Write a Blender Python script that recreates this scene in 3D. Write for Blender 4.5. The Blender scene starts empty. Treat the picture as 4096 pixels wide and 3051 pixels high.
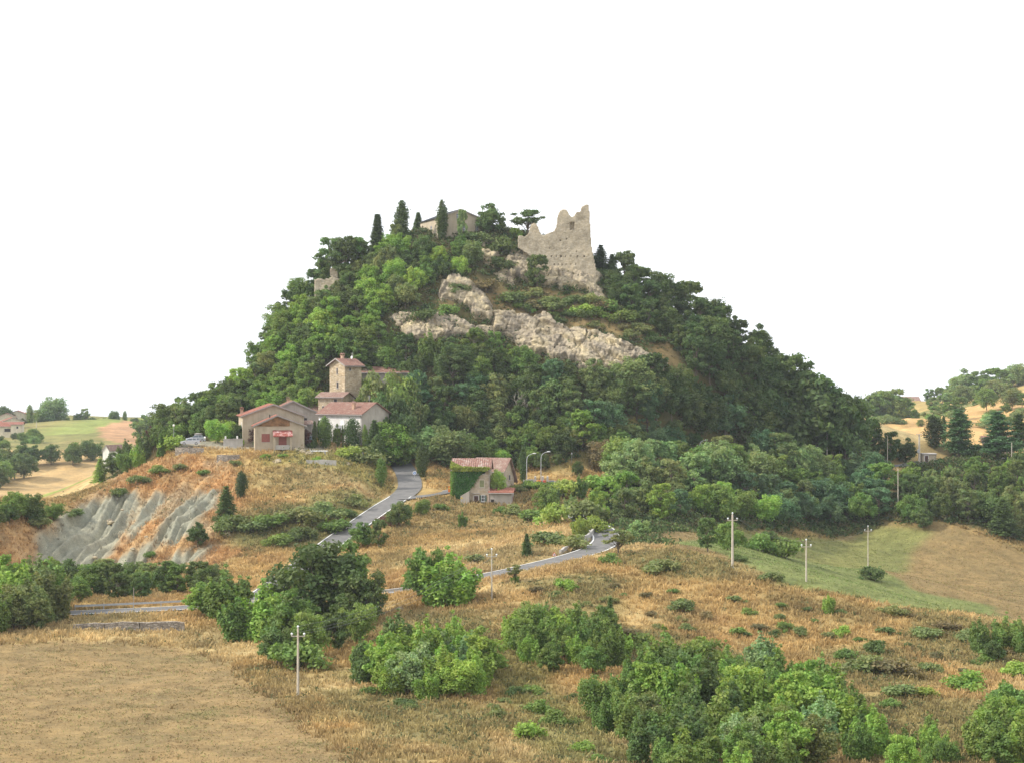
import bpy, bmesh, math, random
import numpy as np
from mathutils import Vector, Matrix
R = math.radians
random.seed(7)
C = bpy.context.scene.collection
SC = bpy.context.scene
# ------------------------------------------------------------------ camera
F = 7643.0                       # focal length in pixels of the 4096 px wide picture
cam_d = bpy.data.cameras.new('camera')
cam = bpy.data.objects.new('camera', cam_d); C.objects.link(cam)
cam_d.sensor_width = 36.0
cam_d.lens = 36.0 * F / 4096.0
cam_d.clip_start = 1.0
cam_d.clip_end = 20000.0
cam.location = (0, 0, 0)
cam.rotation_euler = (R(90), 0, 0)
SC.camera = cam
# ------------------------------------------------------------------ light
SUN_EL, SUN_AZ = 38.0, -97.0      # azimuth measured from +Y (view direction), negative = left
w = bpy.data.worlds.new('World'); SC.world = w; w.use_nodes = True
nt = w.node_tree; nt.nodes.clear()
sky = nt.nodes.new('ShaderNodeTexSky'); sky.sky_type = 'NISHITA'; sky.sun_disc = False
sky.sun_elevation = R(SUN_EL); sky.sun_rotation = R(SUN_AZ)
sky.air_density = 1.0; sky.dust_density = 2.0; sky.ozone_density = 1.0
hs = nt.nodes.new('ShaderNodeHueSaturation'); hs.inputs['Saturation'].default_value = 0.25
hs.inputs['Value'].default_value = 1.0
bg = nt.nodes.new('ShaderNodeBackground'); bg.inputs['Strength'].default_value = 0.15
ow = nt.nodes.new('ShaderNodeOutputWorld')
mxw = nt.nodes.new('ShaderNodeMix'); mxw.data_type = 'RGBA'; mxw.inputs[0].default_value = 0.75   # thin bright cloud over the clear sky
mxw.inputs[7].default_value = (8.6, 8.8, 9.2, 1)
nt.links.new(sky.outputs[0], hs.inputs['Color']); nt.links.new(hs.outputs[0], mxw.inputs[6]); nt.links.new(mxw.outputs[2], bg.inputs['Color'])
nt.links.new(bg.outputs[0], ow.inputs['Surface'])
sd = bpy.data.lights.new('sun', 'SUN'); sd.energy = 3.4; sd.angle = R(2.0); sd.color = (1.0, 0.93, 0.82)
so = bpy.data.objects.new('sun', sd); C.objects.link(so)
sdir = Vector((math.sin(R(SUN_AZ))*math.cos(R(SUN_EL)), math.cos(R(SUN_AZ))*math.cos(R(SUN_EL)), math.sin(R(SUN_EL))))
so.rotation_euler = sdir.to_track_quat('Z', 'Y').to_euler()
SC.view_settings.view_transform = 'Standard'
SC.view_settings.look = 'None'
SC.view_settings.gamma = 1.0
SC.view_settings.exposure = 0.4
SC.cycles.use_denoising = True
SC.cycles.max_bounces = 6
SC.cycles.diffuse_bounces = 2
SC.cycles.transmission_bounces = 3
SC.cycles.transparent_max_bounces = 6
SC.cycles.volume_bounces = 0

# ------------------------------------------------------------------ noise helpers
def _h(ix, iy, iz, s):
    n = (ix.astype(np.int64)*374761393 + iy.astype(np.int64)*668265263 + iz.astype(np.int64)*2147483647 + s*144665) & 0xffffffff
    n = ((n ^ (n >> 13)) * 1274126177) & 0xffffffff
    n = ((n ^ (n >> 15)) * 2246822519) & 0xffffffff
    return ((n ^ (n >> 16)) & 0xffff) / 65535.0
def vnoise(x, y, z=None, s=0):
    x = np.asarray(x, float); y = np.asarray(y, float)
    z = np.zeros_like(x) if z is None else np.asarray(z, float)
    ix = np.floor(x); iy = np.floor(y); iz = np.floor(z)
    fx, fy, fz = x-ix, y-iy, z-iz
    fx = fx*fx*(3-2*fx); fy = fy*fy*(3-2*fy); fz = fz*fz*(3-2*fz)
    r = 0
    for a in (0, 1):
        for b in (0, 1):
            for c in (0, 1):
                wgt = (fx if a else 1-fx)*(fy if b else 1-fy)*(fz if c else 1-fz)
                r = r + wgt*_h(ix+a, iy+b, iz+c, s)
    return r*2-1
def fbm(x, y, z=None, s=0, o=4):
    r = 0; a = 0.5; k = 1.0
    for i in range(o):
        r = r + a*vnoise(np.asarray(x)*k+i*17.3, np.asarray(y)*k-i*9.1, None if z is None else np.asarray(z)*k, s+i)
        a *= 0.5; k *= 2.03
    return r
def sstep(a, b, x):
    t = np.clip((x-a)/(b-a), 0, 1); return t*t*(3-2*t)

# ------------------------------------------------------------------ terrain
def W(u, v, Y):
    return ((u-2048.0)/F*Y, float(Y), -(v-1525.5)/F*Y)
CP = [W(*p) for p in [
 # bare field bottom left
 (0,3051,175),(700,3051,174),(1400,3051,170),(-600,3000,178),(0,2800,209),(700,2800,209),(0,2575,250),(400,2560,255),(760,2590,253),(1192,2790,210),(-700,2650,240),
 # dry slope bottom right
 (2048,3051,172),(2048,2700,224),(2600,3051,178),(3200,3051,182),(4096,3051,187),(4800,3000,190),(3000,2700,232),(3700,2700,236),(4300,2700,238),
 (1600,2560,244),(2100,2450,256),(2600,2450,260),(2480,2240,290),(2930,2270,284),(3400,2390,276),(4096,2545,264),(4700,2680,256),(3200,2550,256),(1900,2400,268),(2700,2190,300),
 # bowl with green field
 (3225,2325,370),(3472,2275,362),(2900,2160,360),(3600,2400,330),(4096,2475,335),(4700,2500,340),(3500,2110,440),(3900,2150,430),(4096,2200,430),(4700,2240,440),(3200,2140,420),(2950,2130,398),
 # wooded slope right
 (3600,1900,470),(4096,1900,480),(4700,1900,480),(4096,2050,452),(3592,2030,445),(3600,1872,478),(3700,1838,486),(3900,1800,500),(4700,1800,500),(3450,1835,480),(3300,1850,470),
 # road shelf and middle
 (3000,2060,418),(2500,2120,362),(2620,1960,405),(3000,1920,440),(2300,1970,395),(2150,1955,392),(2500,1850,437),(2300,1850,430),(3000,1835,455),(2000,1810,440),(1700,1850,425),(1900,1935,402),
 (1925,2010,385),(1850,2010,383),(2060,2015,384),(1620,1975,385),(1560,1810,438),(1330,2170,345),(1130,2330,312),(950,2420,288),(700,2430,279),(240,2455,276),(-500,2470,275),
 (1510,2375,283),(1880,2320,284),(2250,2225,302),(2410,2180,313),(2430,2130,330),(2370,2090,345),(2000,2120,350),(1800,2200,322),(2200,2170,325),(1650,2150,340),(1500,2250,318),
 # hill front
 (1800,1200,465),(1800,1400,452),(1800,1600,443),(2200,1300,466),(2600,1450,456),(2300,1500,449),(2600,1650,446),(2200,1650,441),(3000,1700,456),(1400,1300,464),(1400,1500,452),
 (1330,1650,442),(1500,1660,442),(1200,1660,442),(1000,1650,448),(2200,1150,475),(2360,1130,478),(2000,1090,478),
 (1750,935,492),(1650,935,492),(1930,935,490),(2080,1000,484),(2200,1020,486),(2340,1040,488),(1330,1140,480),(1500,1010,488),(1210,1250,477),(1100,1370,471),(1000,1530,464),(900,1630,459),(700,1710,455),(560,1770,450),
 (2450,1130,488),(2700,1290,480),(2950,1410,474),(3150,1590,470),(3350,1735,474),(2600,1300,474),(2800,1500,462),
 # village plateau
 (1480,1770,424),(1350,1790,420),(1000,1780,417),(800,1773,418),(1150,1790,412),(720,1775,412),(850,1812,405),(1300,1822,400),(1500,1850,412),(1000,1815,402),
 (1300,1950,380),(1000,2000,370),(1300,2080,356),(1000,2150,346),(1200,2200,336),(700,2100,352),(500,2270,346),(100,2280,343),(300,2120,363),(280,2200,352),(0,2330,316),(500,2400,293),(700,1960,385),(1500,1980,376),
 (-500,2250,310),(0,2120,345),(200,2030,364),(400,1950,385),(560,1870,400),(660,1825,408),
 # left valley and far left
 (0,1990,600),(350,1990,600),(200,1825,760),(400,1830,760),(-500,1850,760),(-500,2050,600),(0,2080,520),(250,2030,500),(450,2000,480),(600,1920,480),
 (300,1690,1080),(550,1668,1150),(0,1740,950),(60,1700,1080),(100,1650,1230),(-500,1640,1100),(480,1780,880),(450,1720,980),(600,1700,1050),(700,1700,1100),(0,1790,860),(-600,1760,900),
 # far right
 (3450,1790,740),(3700,1780,740),(4096,1760,760),(3500,1700,850),(3700,1640,950),(4000,1600,980),(3620,1622,1010),(3800,1614,1050),(4096,1560,980),(4096,1500,1080),(3900,1580,1080),(3500,1640,1020),(4800,1400,1000),(4800,1700,760),
]]
CP += [(0,0,-2.0),(-60,0,-3),(60,0,-3),(0,40,-13),(-50,45,-15),(50,45,-15),(0,100,-29),(-70,100,-30),(70,100,-31),(-200,60,-18),(200,60,-18),(-200,170,-36),(220,170,-40),
 (0,560,10),(-60,560,5),(60,560,0),(0,640,-38),(-100,640,-42),(130,640,-45),(-120,520,-30),(170,540,-34),(0,515,34),(-35,512,32),(30,508,24),(60,508,6),(85,500,-8),(-77,505,-9),(-60,502,6),(-90,500,-18),(20,500,33),
 (-250,400,-45),(300,400,-38),(-260,520,-45),(300,540,-35),(0,800,-60),(0,1100,-70),(200,1100,-45),(-60,1000,-62),(150,900,-40),(-400,1200,-20),(400,1200,10),(0,1600,-110),(-400,1600,-80),(400,1600,-60),(-600,900,-30),(700,900,20),
 (-250,1350,-42),(-120,1350,-60),(200,1350,-50)]
CP += [(-107,400,-38),(-120,450,-45),(-102,420,-36),(-111,460,-44),(-91.6,425,-32),(-99,460,-42),(-84,440,-28),(-91,480,-39),(-147,420,-43),(-140,370,-38)]
CP = np.array(CP)
S0 = 400.0
def _phi(r2):
    return 0.5*r2*np.log(r2+1e-12)
def fit(P):
    n = len(P); X = P[:, :2]/S0
    A = np.zeros((n+3, n+3))
    d2 = ((X[:, None]-X[None])**2).sum(-1)
    A[:n, :n] = _phi(d2)
    A[np.arange(n), np.arange(n)] += 2e-5
    A[:n, n] = 1; A[:n, n+1:] = X; A[n, :n] = 1; A[n+1:, :n] = X.T
    b = np.zeros(n+3); b[:n] = P[:, 2]
    return np.linalg.solve(A, b)
WT = fit(CP)
def tps(x, y):
    x = np.asarray(x, float).ravel(); y = np.asarray(y, float).ravel()
    out = np.empty_like(x); n = len(CP); X = CP[:, :2]/S0
    for i in range(0, len(x), 20000):
        a = np.stack([x[i:i+20000], y[i:i+20000]], 1)/S0
        d2 = ((a[:, None]-X[None])**2).sum(-1)
        out[i:i+20000] = _phi(d2)@WT[:n] + WT[n] + a@WT[n+1:]
    return out
RX0, RY0, RD = -300.0, 0.0, 1.0
NX, NY = 601, 701
gx, gy = np.meshgrid(RX0+np.arange(NX)*RD, RY0+np.arange(NY)*RD)
_c = 3.0                                       # coarse evaluation, then bilinear refinement
cx_, cy_ = np.meshgrid(np.arange(-300, 301, _c), np.arange(0, 703, _c))
cz_ = tps(cx_, cy_).reshape(cx_.shape)
def bil(A, x0, y0, d, x, y):
    fx = np.clip((np.asarray(x)-x0)/d, 0, A.shape[1]-1.001); fy = np.clip((np.asarray(y)-y0)/d, 0, A.shape[0]-1.001)
    ix = fx.astype(int); iy = fy.astype(int); fx = fx-ix; fy = fy-iy
    return (A[iy, ix]*(1-fx)+A[iy, ix+1]*fx)*(1-fy)+(A[iy+1, ix]*(1-fx)+A[iy+1, ix+1]*fx)*fy
HG = bil(cz_, -300, 0, _c, gx, gy)
for _ in range(2):                              # soften the facets of the refinement
    p = np.pad(HG, 1, mode='edge'); HG = (p[1:-1, 1:-1]*4+p[:-2, 1:-1]+p[2:, 1:-1]+p[1:-1, :-2]+p[1:-1, 2:])/8
# far raster
FD = 10.0
fx_, fy_ = np.meshgrid(np.arange(-1500, 1501, FD), np.arange(0, 2001, FD))
FG = tps(fx_, fy_).reshape(fx_.shape)
lim = -60-0.03*np.maximum(fy_-1300, 0)
kk = np.maximum(sstep(1150, 1500, fy_), sstep(450, 900, np.abs(fx_)-0.35*fy_))
FG = FG*(1-kk)+np.minimum(FG, lim)*kk*0+lim*kk
def H(x, y):
    x = np.asarray(x, float); y = np.asarray(y, float)
    near = bil(HG, RX0, RY0, RD, x, y)
    far = bil(FG, -1500, 0, FD, x, y)
    k = np.minimum(sstep(0, 30, 298-np.abs(x)), sstep(0, 40, 698-y))
    far = far - np.maximum(y-2000, 0)*0.03
    return near*k+far*(1-k)
def hit(u, v, y0=120.0, y1=1600.0):
    """world point where the sight line through picture position (u, v) meets the ground"""
    ys = np.concatenate([np.arange(y0, 560, 0.5), np.arange(560, y1, 2.0)])
    a = (u-2048.0)/F; b = -(v-1525.5)/F
    d = b*ys - H(a*ys, ys)
    s = np.where(d < 0)[0]
    if len(s) == 0: return None
    i = s[0]
    if i == 0: y = ys[0]
    else:
        t = d[i-1]/(d[i-1]-d[i]+1e-9); y = ys[i-1]+t*(ys[i]-ys[i-1])
    return Vector((a*y, y, float(H(a*y, y))))
def g(x, y): return float(H(np.array([x]), np.array([y]))[0])
# ------------------------------------------------------------------ roads: centre lines as (u, v, Y)
def spline(P, step=2.0):
    P = np.array(P, float); out = []
    Q = np.vstack([2*P[0]-P[1], P, 2*P[-1]-P[-2]])
    for i in range(1, len(Q)-2):
        p0, p1, p2, p3 = Q[i-1:i+3]
        n = max(2, int(np.linalg.norm(p2-p1)/step))
        for t in np.linspace(0, 1, n, endpoint=False):
            out.append(0.5*((2*p1)+(-p0+p2)*t+(2*p0-5*p1+4*p2-p3)*t*t+(-p0+3*p1-3*p2+p3)*t**3))
    out.append(P[-1]); return np.array(out)
ROADS = {
 'lower': [W(-700,2475,276),W(-100,2465,277),W(240,2452,277),W(700,2432,280),W(1000,2415,284),W(1300,2395,286),W(1510,2373,287),W(1750,2340,289),W(1900,2312,291),W(2060,2278,296),W(2250,2232,304),W(2370,2198,313),W(2425,2165,325),W(2410,2125,337),W(2350,2080,348),W(2290,2040,362)],
 'climb': [W(960,2412,286),W(1040,2390,296),W(1130,2325,312),W(1240,2240,330),W(1345,2160,346),W(1450,2085,360),W(1545,2015,374),W(1610,1982,386),W(1640,1940,398),W(1620,1880,418),W(1570,1820,438),W(1525,1790,448)],
 'branch': [W(1590,1995,381),W(1690,1978,386),W(1800,1962,394),W(1950,1950,404),W(2120,1950,410),W(2250,1948,408),W(2400,1925,412),W(2550,1880,430),W(2800,1862,450),W(3100,1858,465),W(3350,1856,475),W(3480,1862,478),W(3560,1874,478),W(3640,1858,484),W(3760,1836,492),W(4200,1830,500)],
}
ROADW = {'lower': 2.6, 'climb': 2.5, 'branch': 2.6}
RP = {}
for k, P in ROADS.items():
    s = spline(P); z = s[:, 2].copy()
    for _ in range(30): z[1:-1] = (z[:-2]+z[1:-1]*2+z[2:])/4
    s[:, 2] = z; RP[k] = s
def carve(s, wid, soft):
    global HG
    x0, x1 = s[:, 0].min()-15, s[:, 0].max()+15; y0, y1 = s[:, 1].min()-15, s[:, 1].max()+15
    m = (gx > x0) & (gx < x1) & (gy > y0) & (gy < y1)
    X = np.stack([gx[m], gy[m]], 1)
    best = np.full(len(X), 1e9); zz = np.zeros(len(X))
    for i in range(len(s)-1):
        a = s[i, :2]; b = s[i+1, :2]; ab = b-a; L = (ab**2).sum()+1e-9
        t = np.clip(((X-a)@ab)/L, 0, 1); q = a+t[:, None]*ab
        d = np.sqrt(((X-q)**2).sum(1)); k = d < best
        best[k] = d[k]; zz[k] = (s[i, 2]+t*(s[i+1, 2]-s[i, 2]))[k]
    kk = 1-sstep(wid, wid+soft, best)
    HG[m] = HG[m]*(1-kk)+(zz-0.12)*kk
for k in ('branch', 'climb', 'lower'): carve(RP[k], ROADW[k]+1.0, 5.0)
# ------------------------------------------------------------------ ground cover, as areas on the map
def inpoly(P, x, y):
    P = np.asarray(P); x = np.asarray(x); y = np.asarray(y); r = np.zeros(x.shape, bool); j = len(P)-1
    for i in range(len(P)):
        xi, yi = P[i]; xj, yj = P[j]
        c = ((yi > y) != (yj > y)) & (x < (xj-xi)*(y-yi)/(yj-yi+1e-12)+xi); r ^= c; j = i
    return r
def world_poly(pts):
    out = []
    for p in pts:
        if len(p) == 3: q = W(*p); out.append((q[0], q[1]))
        else:
            q = hit(*p)
            if q is not None: out.append((q.x, q.y))
    return out
wx = gx+fbm(gx*0.09, gy*0.09, s=5)*5; wy = gy+fbm(gx*0.09, gy*0.09, s=9)*5
sx_ = gx+fbm(gx*0.25, gy*0.25, s=15)*1.2; sy_ = gy+fbm(gx*0.25, gy*0.25, s=19)*1.2
def area(pts, rough=True):
    P = world_poly(pts); m = inpoly(P, wx if rough else sx_, wy if rough else sy_).astype(float)
    for _ in range(2 if rough else 1):
        p = np.pad(m, 1, mode='edge'); m = (p[1:-1, 1:-1]*2+p[:-2, 1:-1]+p[2:, 1:-1]+p[1:-1, :-2]+p[1:-1, 2:])/6
    return m
COL = np.zeros(gx.shape+(3,)); TUFT = np.ones(gx.shape); GRN = np.zeros(gx.shape)
def mixc(m, c, tuft=None, grn=None):
    global COL, TUFT, GRN
    COL = COL*(1-m[..., None])+np.array(c)*m[..., None]
    if tuft is not None: TUFT = TUFT*(1-m)+tuft*m
    if grn is not None: GRN = GRN*(1-m)+grn*m
n1 = fbm(gx*0.05, gy*0.05, s=31)*0.5+0.5; n2 = fbm(gx*0.22, gy*0.22, s=37)*0.5+0.5
DRY = np.array((0.42, 0.30, 0.14)); STRAW = np.array((0.49, 0.385, 0.21)); RUST = np.array((0.35, 0.225, 0.11)); GRASS = np.array((0.17, 0.20, 0.06)); DULL = np.array((0.19, 0.165, 0.08))
COL[:] = DRY
mixc(sstep(0.45, 0.7, n1), STRAW); mixc(sstep(0.5, 0.75, n2)*0.6, RUST); mixc(sstep(0.55, 0.8, fbm(gx*0.07+50, gy*0.07, s=41)*0.5+0.62)*0.55, DULL, grn=0.6)
# wooded ground
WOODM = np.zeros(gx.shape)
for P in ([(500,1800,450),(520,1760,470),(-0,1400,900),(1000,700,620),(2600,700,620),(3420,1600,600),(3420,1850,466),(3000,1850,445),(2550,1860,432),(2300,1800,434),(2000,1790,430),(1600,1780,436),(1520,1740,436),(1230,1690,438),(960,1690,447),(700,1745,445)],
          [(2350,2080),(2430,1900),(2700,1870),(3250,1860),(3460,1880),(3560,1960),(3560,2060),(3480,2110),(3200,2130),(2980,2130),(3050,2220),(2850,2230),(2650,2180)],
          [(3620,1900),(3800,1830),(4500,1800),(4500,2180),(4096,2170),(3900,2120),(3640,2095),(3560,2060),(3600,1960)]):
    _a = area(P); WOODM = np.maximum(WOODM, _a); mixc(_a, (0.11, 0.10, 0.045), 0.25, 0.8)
# dry openings on the crag
for P in ([(2000,1130),(2120,1120),(2350,1180),(2480,1230),(2620,1320),(2720,1440),(2640,1420),(2450,1330),(2200,1290),(2000,1240)], [(1740,1180),(1880,1120),(2020,1130),(2000,1220),(1900,1240),(1780,1250)],
          [(1290,1180),(1380,1120),(1420,1160),(1340,1230)],[(2600,1400),(2700,1420),(2760,1500),(2690,1490)]):
    _a = area(P); WOODM = WOODM*(1-_a); mixc(_a*0.9, (0.30, 0.22, 0.115), 0.9, 0.8)
# grey clay slope with gullies
CLAY = [area(P, False) for P in ([(120,2262),(150,2170),(230,2080),(330,2010),(480,1960),(560,1950),(555,2010),(520,2090),(480,2160),(430,2230),(400,2290),(150,2290)],
          [(510,2120),(560,2030),(640,1960),(660,1990),(600,2060),(560,2120),(520,2170)], [(620,2140),(700,2040),(800,1960),(880,1960),(860,2030),(780,2090),(740,2150),(660,2180)],
          [(600,2280),(760,2190),(880,2170),(800,2230),(700,2280)], [(360,2300),(520,2200),(620,2160),(600,2230),(520,2300)])]
clay = np.zeros(gx.shape)
for c in CLAY: clay = np.maximum(clay, c)
ridge_area = area([(-200,2300),(0,2120),(400,1950),(560,1870),(640,1840),(860,1830),(900,1900),(940,2000),(900,2120),(1000,2200),(900,2260),(500,2330),(0,2340)])
mixc(ridge_area, (0.37, 0.21, 0.095), 0.8, 0.05)
mixc(ridge_area*sstep(0.35, 0.6, n2)*0.8, (0.44, 0.29, 0.15), 0.8)
mixc(ridge_area*sstep(0.5, 0.75, fbm(gx*0.12, gy*0.12, s=77)*0.5+0.5)*0.7, (0.34, 0.28, 0.20), 0.4)
mixc(clay, (0.29, 0.29, 0.245), 0.02, 0)
# gullies cut along the line of fall
gq = np.maximum(clay, 0.35*ridge_area)
gd = gx*0.99-gy*0.11 + fbm(gx*0.08, gy*0.05, s=51)*4.0
gul = np.abs(((gd/5.2) % 1.0)-0.5)*2; gul2 = np.abs(((gd/2.6+0.3*vnoise(gx*0.2, gy*0.1, s=3)) % 1.0)-0.5)*2
def gully(x, y):
    q = bil(gq, RX0, RY0, RD, x, y); d = x*0.99-y*0.11+fbm(x*0.05, y*0.03, s=51)*3.0; t = d/4.2; a = np.abs((t % 1.0)-0.5)*2
    d2 = d/1.9+0.5*vnoise(x*0.25, y*0.08, s=3); b = np.abs((d2 % 1.0)-0.5)*2; d3 = d/0.9+0.6*vnoise(x*0.5, y*0.15, s=4); c = np.abs((d3 % 1.0)-0.5)*2
    return q*(1.0-1.6*(1-a)**1.1-0.95*(1-b)**1.3-0.5*(1-c)+0.4*fbm(x*0.4, y*0.3, s=5))
# greener strips
mixc(area([(1000,1830),(1500,1830),(1560,1900),(1580,1960),(1500,1960),(1350,1870),(1050,1860)])*0.5, (0.25, 0.26, 0.08), 0.6, 0.7)
mixc(area([(950,2060),(1350,1960),(1560,1990),(1420,2090),(1150,2200),(1000,2180)])*0.75, (0.20, 0.20, 0.08), 0.6, 0.9)
mixc(area([(2250,1790),(2700,1830),(2500,1880),(2150,1880)])*0.6, (0.30, 0.27, 0.10), 0.5, 0.6)
mixc(area([(1900,2600),(2100,2600),(2450,2900),(2500,3051),(2250,3051),(2000,2800)])*0.65, (0.20, 0.21, 0.08), 0.7, 0.9)
mixc(area([(1450,2620),(1900,2560),(2000,2750),(1700,2750),(1350,2720)])*0.6, (0.22, 0.22, 0.09), 0.8, 0.8)
for P in ([(3330,2620),(3500,2560),(3700,2600),(3720,2740),(3500,2760),(3350,2720)],[(3560,2440),(3900,2470),(4200,2600),(4200,2720),(3900,2660),(3650,2560)],[(2480,2230),(2700,2180),(2950,2260),(2900,2340),(2600,2320)],[(2080,2330),(2350,2300),(2480,2400),(2400,2520),(2150,2480)],[(2450,2500),(2800,2560),(3000,2640),(3200,2720),(2900,2760),(2500,2680)],[(3000,2780),(3600,2780),(4200,2850),(4200,3060),(3500,3060),(3300,2900)],[(1250,2760),(1700,2800),(2100,2900),(2000,3051),(1700,2980)],[(1640,2480),(1900,2440),(2050,2560),(1900,2640)]):
    mixc(area(P)*0.8, (0.235, 0.205, 0.095), 0.7, 0.95)
# bowl: mown green and tan field
_a = area([(2620,2140),(2960,2125),(3500,2100),(3760,2090),(3960,2150),(4096,2215),(4700,2260),(4700,2560),(4096,2485),(3700,2420),(3100,2310),(2700,2200)], False); WOODM = WOODM*(1-_a); mixc(_a, (0.26, 0.19, 0.095), 0.0, 0.3)
mixc(area([(2700,2170),(3200,2210),(3650,2360),(3980,2420),(4000,2480),(3700,2440),(3100,2330)], False)*0.95, (0.19, 0.225, 0.085), 0.0, 1)
mixc(area([(2900,2120),(3500,2090),(3700,2140),(3650,2260),(3300,2260),(2980,2180)])*0.85, (0.19, 0.21, 0.08), 0.0, 1)
# lower left bare field
bare = area([(-900,2900,190),(-900,2600,245),(0,2575),(380,2560),(740,2590),(900,2650),(1010,2730),(1130,2830),(1280,2940),(1450,3051,168),(1450,3051,120),(-900,3051,120)], False)
mixc(bare, (0.27, 0.195, 0.10), 0.002, 0.2)
st = np.sin((gx*0.5+gy*0.87+fbm(gx*0.05, gy*0.05, s=8)*6)*1.7)*0.5+0.5
mixc(bare*st*0.35, (0.34, 0.25, 0.14)); mixc(bare*sstep(0.5, 0.8, n1)*0.5, (0.24, 0.185, 0.095)); mixc(bare*sstep(0.6, 0.85, n2)*0.5, (0.18, 0.17, 0.075))
# grassy bank beyond the field, village yard
mixc(area([(0,2500),(800,2490),(1000,2640),(800,2570),(0,2560)])*0.6, STRAW, 1.3, 0.2)
yard = area([(700,1785,408),(700,1760,424),(980,1768,426),(1180,1780,424),(1300,1795,420),(1320,1815,408),(1180,1800,406),(960,1800,409)], False)
mixc(yard, (0.36, 0.33, 0.28), 0.02, 0)
def far_mix(c, P, x, y, col, k=1.0):
    m = inpoly([W(*p)[:2] for p in P], x+8*fbm(x*0.02, y*0.02, s=4), y+8*fbm(x*0.02, y*0.02, s=6))*k
    return c*(1-m[:, None])+np.array(col)*m[:, None]
def ground_colour(x, y):
    i = (x > RX0) & (x < RX0+NX-1) & (y < NY-1)
    c = np.zeros((len(x), 3))
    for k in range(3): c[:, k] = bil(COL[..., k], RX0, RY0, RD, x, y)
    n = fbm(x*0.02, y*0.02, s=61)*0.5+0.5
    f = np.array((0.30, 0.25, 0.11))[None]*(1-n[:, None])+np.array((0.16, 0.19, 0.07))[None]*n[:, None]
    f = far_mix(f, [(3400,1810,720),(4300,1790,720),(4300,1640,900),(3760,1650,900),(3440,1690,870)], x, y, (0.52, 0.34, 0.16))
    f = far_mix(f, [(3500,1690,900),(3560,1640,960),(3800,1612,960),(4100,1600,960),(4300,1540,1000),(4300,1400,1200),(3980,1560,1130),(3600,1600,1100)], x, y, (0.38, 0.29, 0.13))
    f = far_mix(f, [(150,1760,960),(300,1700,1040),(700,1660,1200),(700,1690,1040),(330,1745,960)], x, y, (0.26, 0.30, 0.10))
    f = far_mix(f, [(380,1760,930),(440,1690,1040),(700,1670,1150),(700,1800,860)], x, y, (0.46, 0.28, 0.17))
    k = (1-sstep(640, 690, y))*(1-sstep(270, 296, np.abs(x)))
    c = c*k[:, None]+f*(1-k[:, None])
    for P, col in (([(-700,2000,590),(300,2000,590),(460,1880,660),(400,1820,790),(-700,1830,790)], (0.48, 0.34, 0.18)), ([(100,2120,540),(60,2010,590),(200,1960,610),(450,1870,680),(560,1880,560),(460,1960,530)], (0.27, 0.31, 0.09))):
        m = inpoly([W(*p)[:2] for p in P], x+4*fbm(x*0.05, y*0.05, s=4), y+6*fbm(x*0.05, y*0.05, s=6)).astype(float)
        c = c*(1-m[:, None])+np.array(col)*m[:, None]
    return np.clip(c*(0.92+0.35*fbm(x*0.6, y*0.6, s=71)+0.25*sstep(600, 760, y)*fbm(x*0.06, y*0.06, s=73, o=5))[:, None], 0.01, 1)
# ------------------------------------------------------------------ object helpers
def tag(o, label=None, cat=None, group=None, kind=None):
    if label: o['label'] = label
    if cat: o['category'] = cat
    if group: o['group'] = group
    if kind: o['kind'] = kind
    return o
def mesh_np(name, V, Fc, mat=None, col=None, parent=None, smooth=False, fmat=None, mats=None):
    """V (n,3); Fc (m,3|4) int array"""
    me = bpy.data.meshes.new(name)
    V = np.asarray(V, np.float32); Fc = np.asarray(Fc, np.int32); k = Fc.shape[1]
    me.vertices.add(len(V)); me.vertices.foreach_set('co', V.ravel())
    me.loops.add(Fc.size); me.loops.foreach_set('vertex_index', Fc.ravel())
    me.polygons.add(len(Fc)); me.polygons.foreach_set('loop_start', np.arange(0, Fc.size, k, dtype=np.int32))
    me.polygons.foreach_set('loop_total', np.full(len(Fc), k, np.int32))
    if smooth: me.polygons.foreach_set('use_smooth', np.ones(len(Fc), bool))
    if mat: me.materials.append(mat)
    for m in mats or (): me.materials.append(m)
    if fmat is not None: me.polygons.foreach_set('material_index', np.asarray(fmat, np.int32))
    me.update(calc_edges=True)
    if col is not None:
        a = me.color_attributes.new('Col', 'FLOAT_COLOR', 'POINT')
        c = np.ones((len(V), 4), np.float32); c[:, :3] = col; a.data.foreach_set('color', c.ravel())
    if name is None: return me
    o = bpy.data.objects.new(name, me); C.objects.link(o)
    if parent: o.parent = parent
    return o
def empty(name, loc, rz=0.0, sc=1.0):
    o = bpy.data.objects.new(name, None); C.objects.link(o)
    o.location = loc; o.rotation_euler = (0, 0, rz); o.scale = (sc, sc, sc); o.empty_display_size = 0.5
    return o
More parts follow.
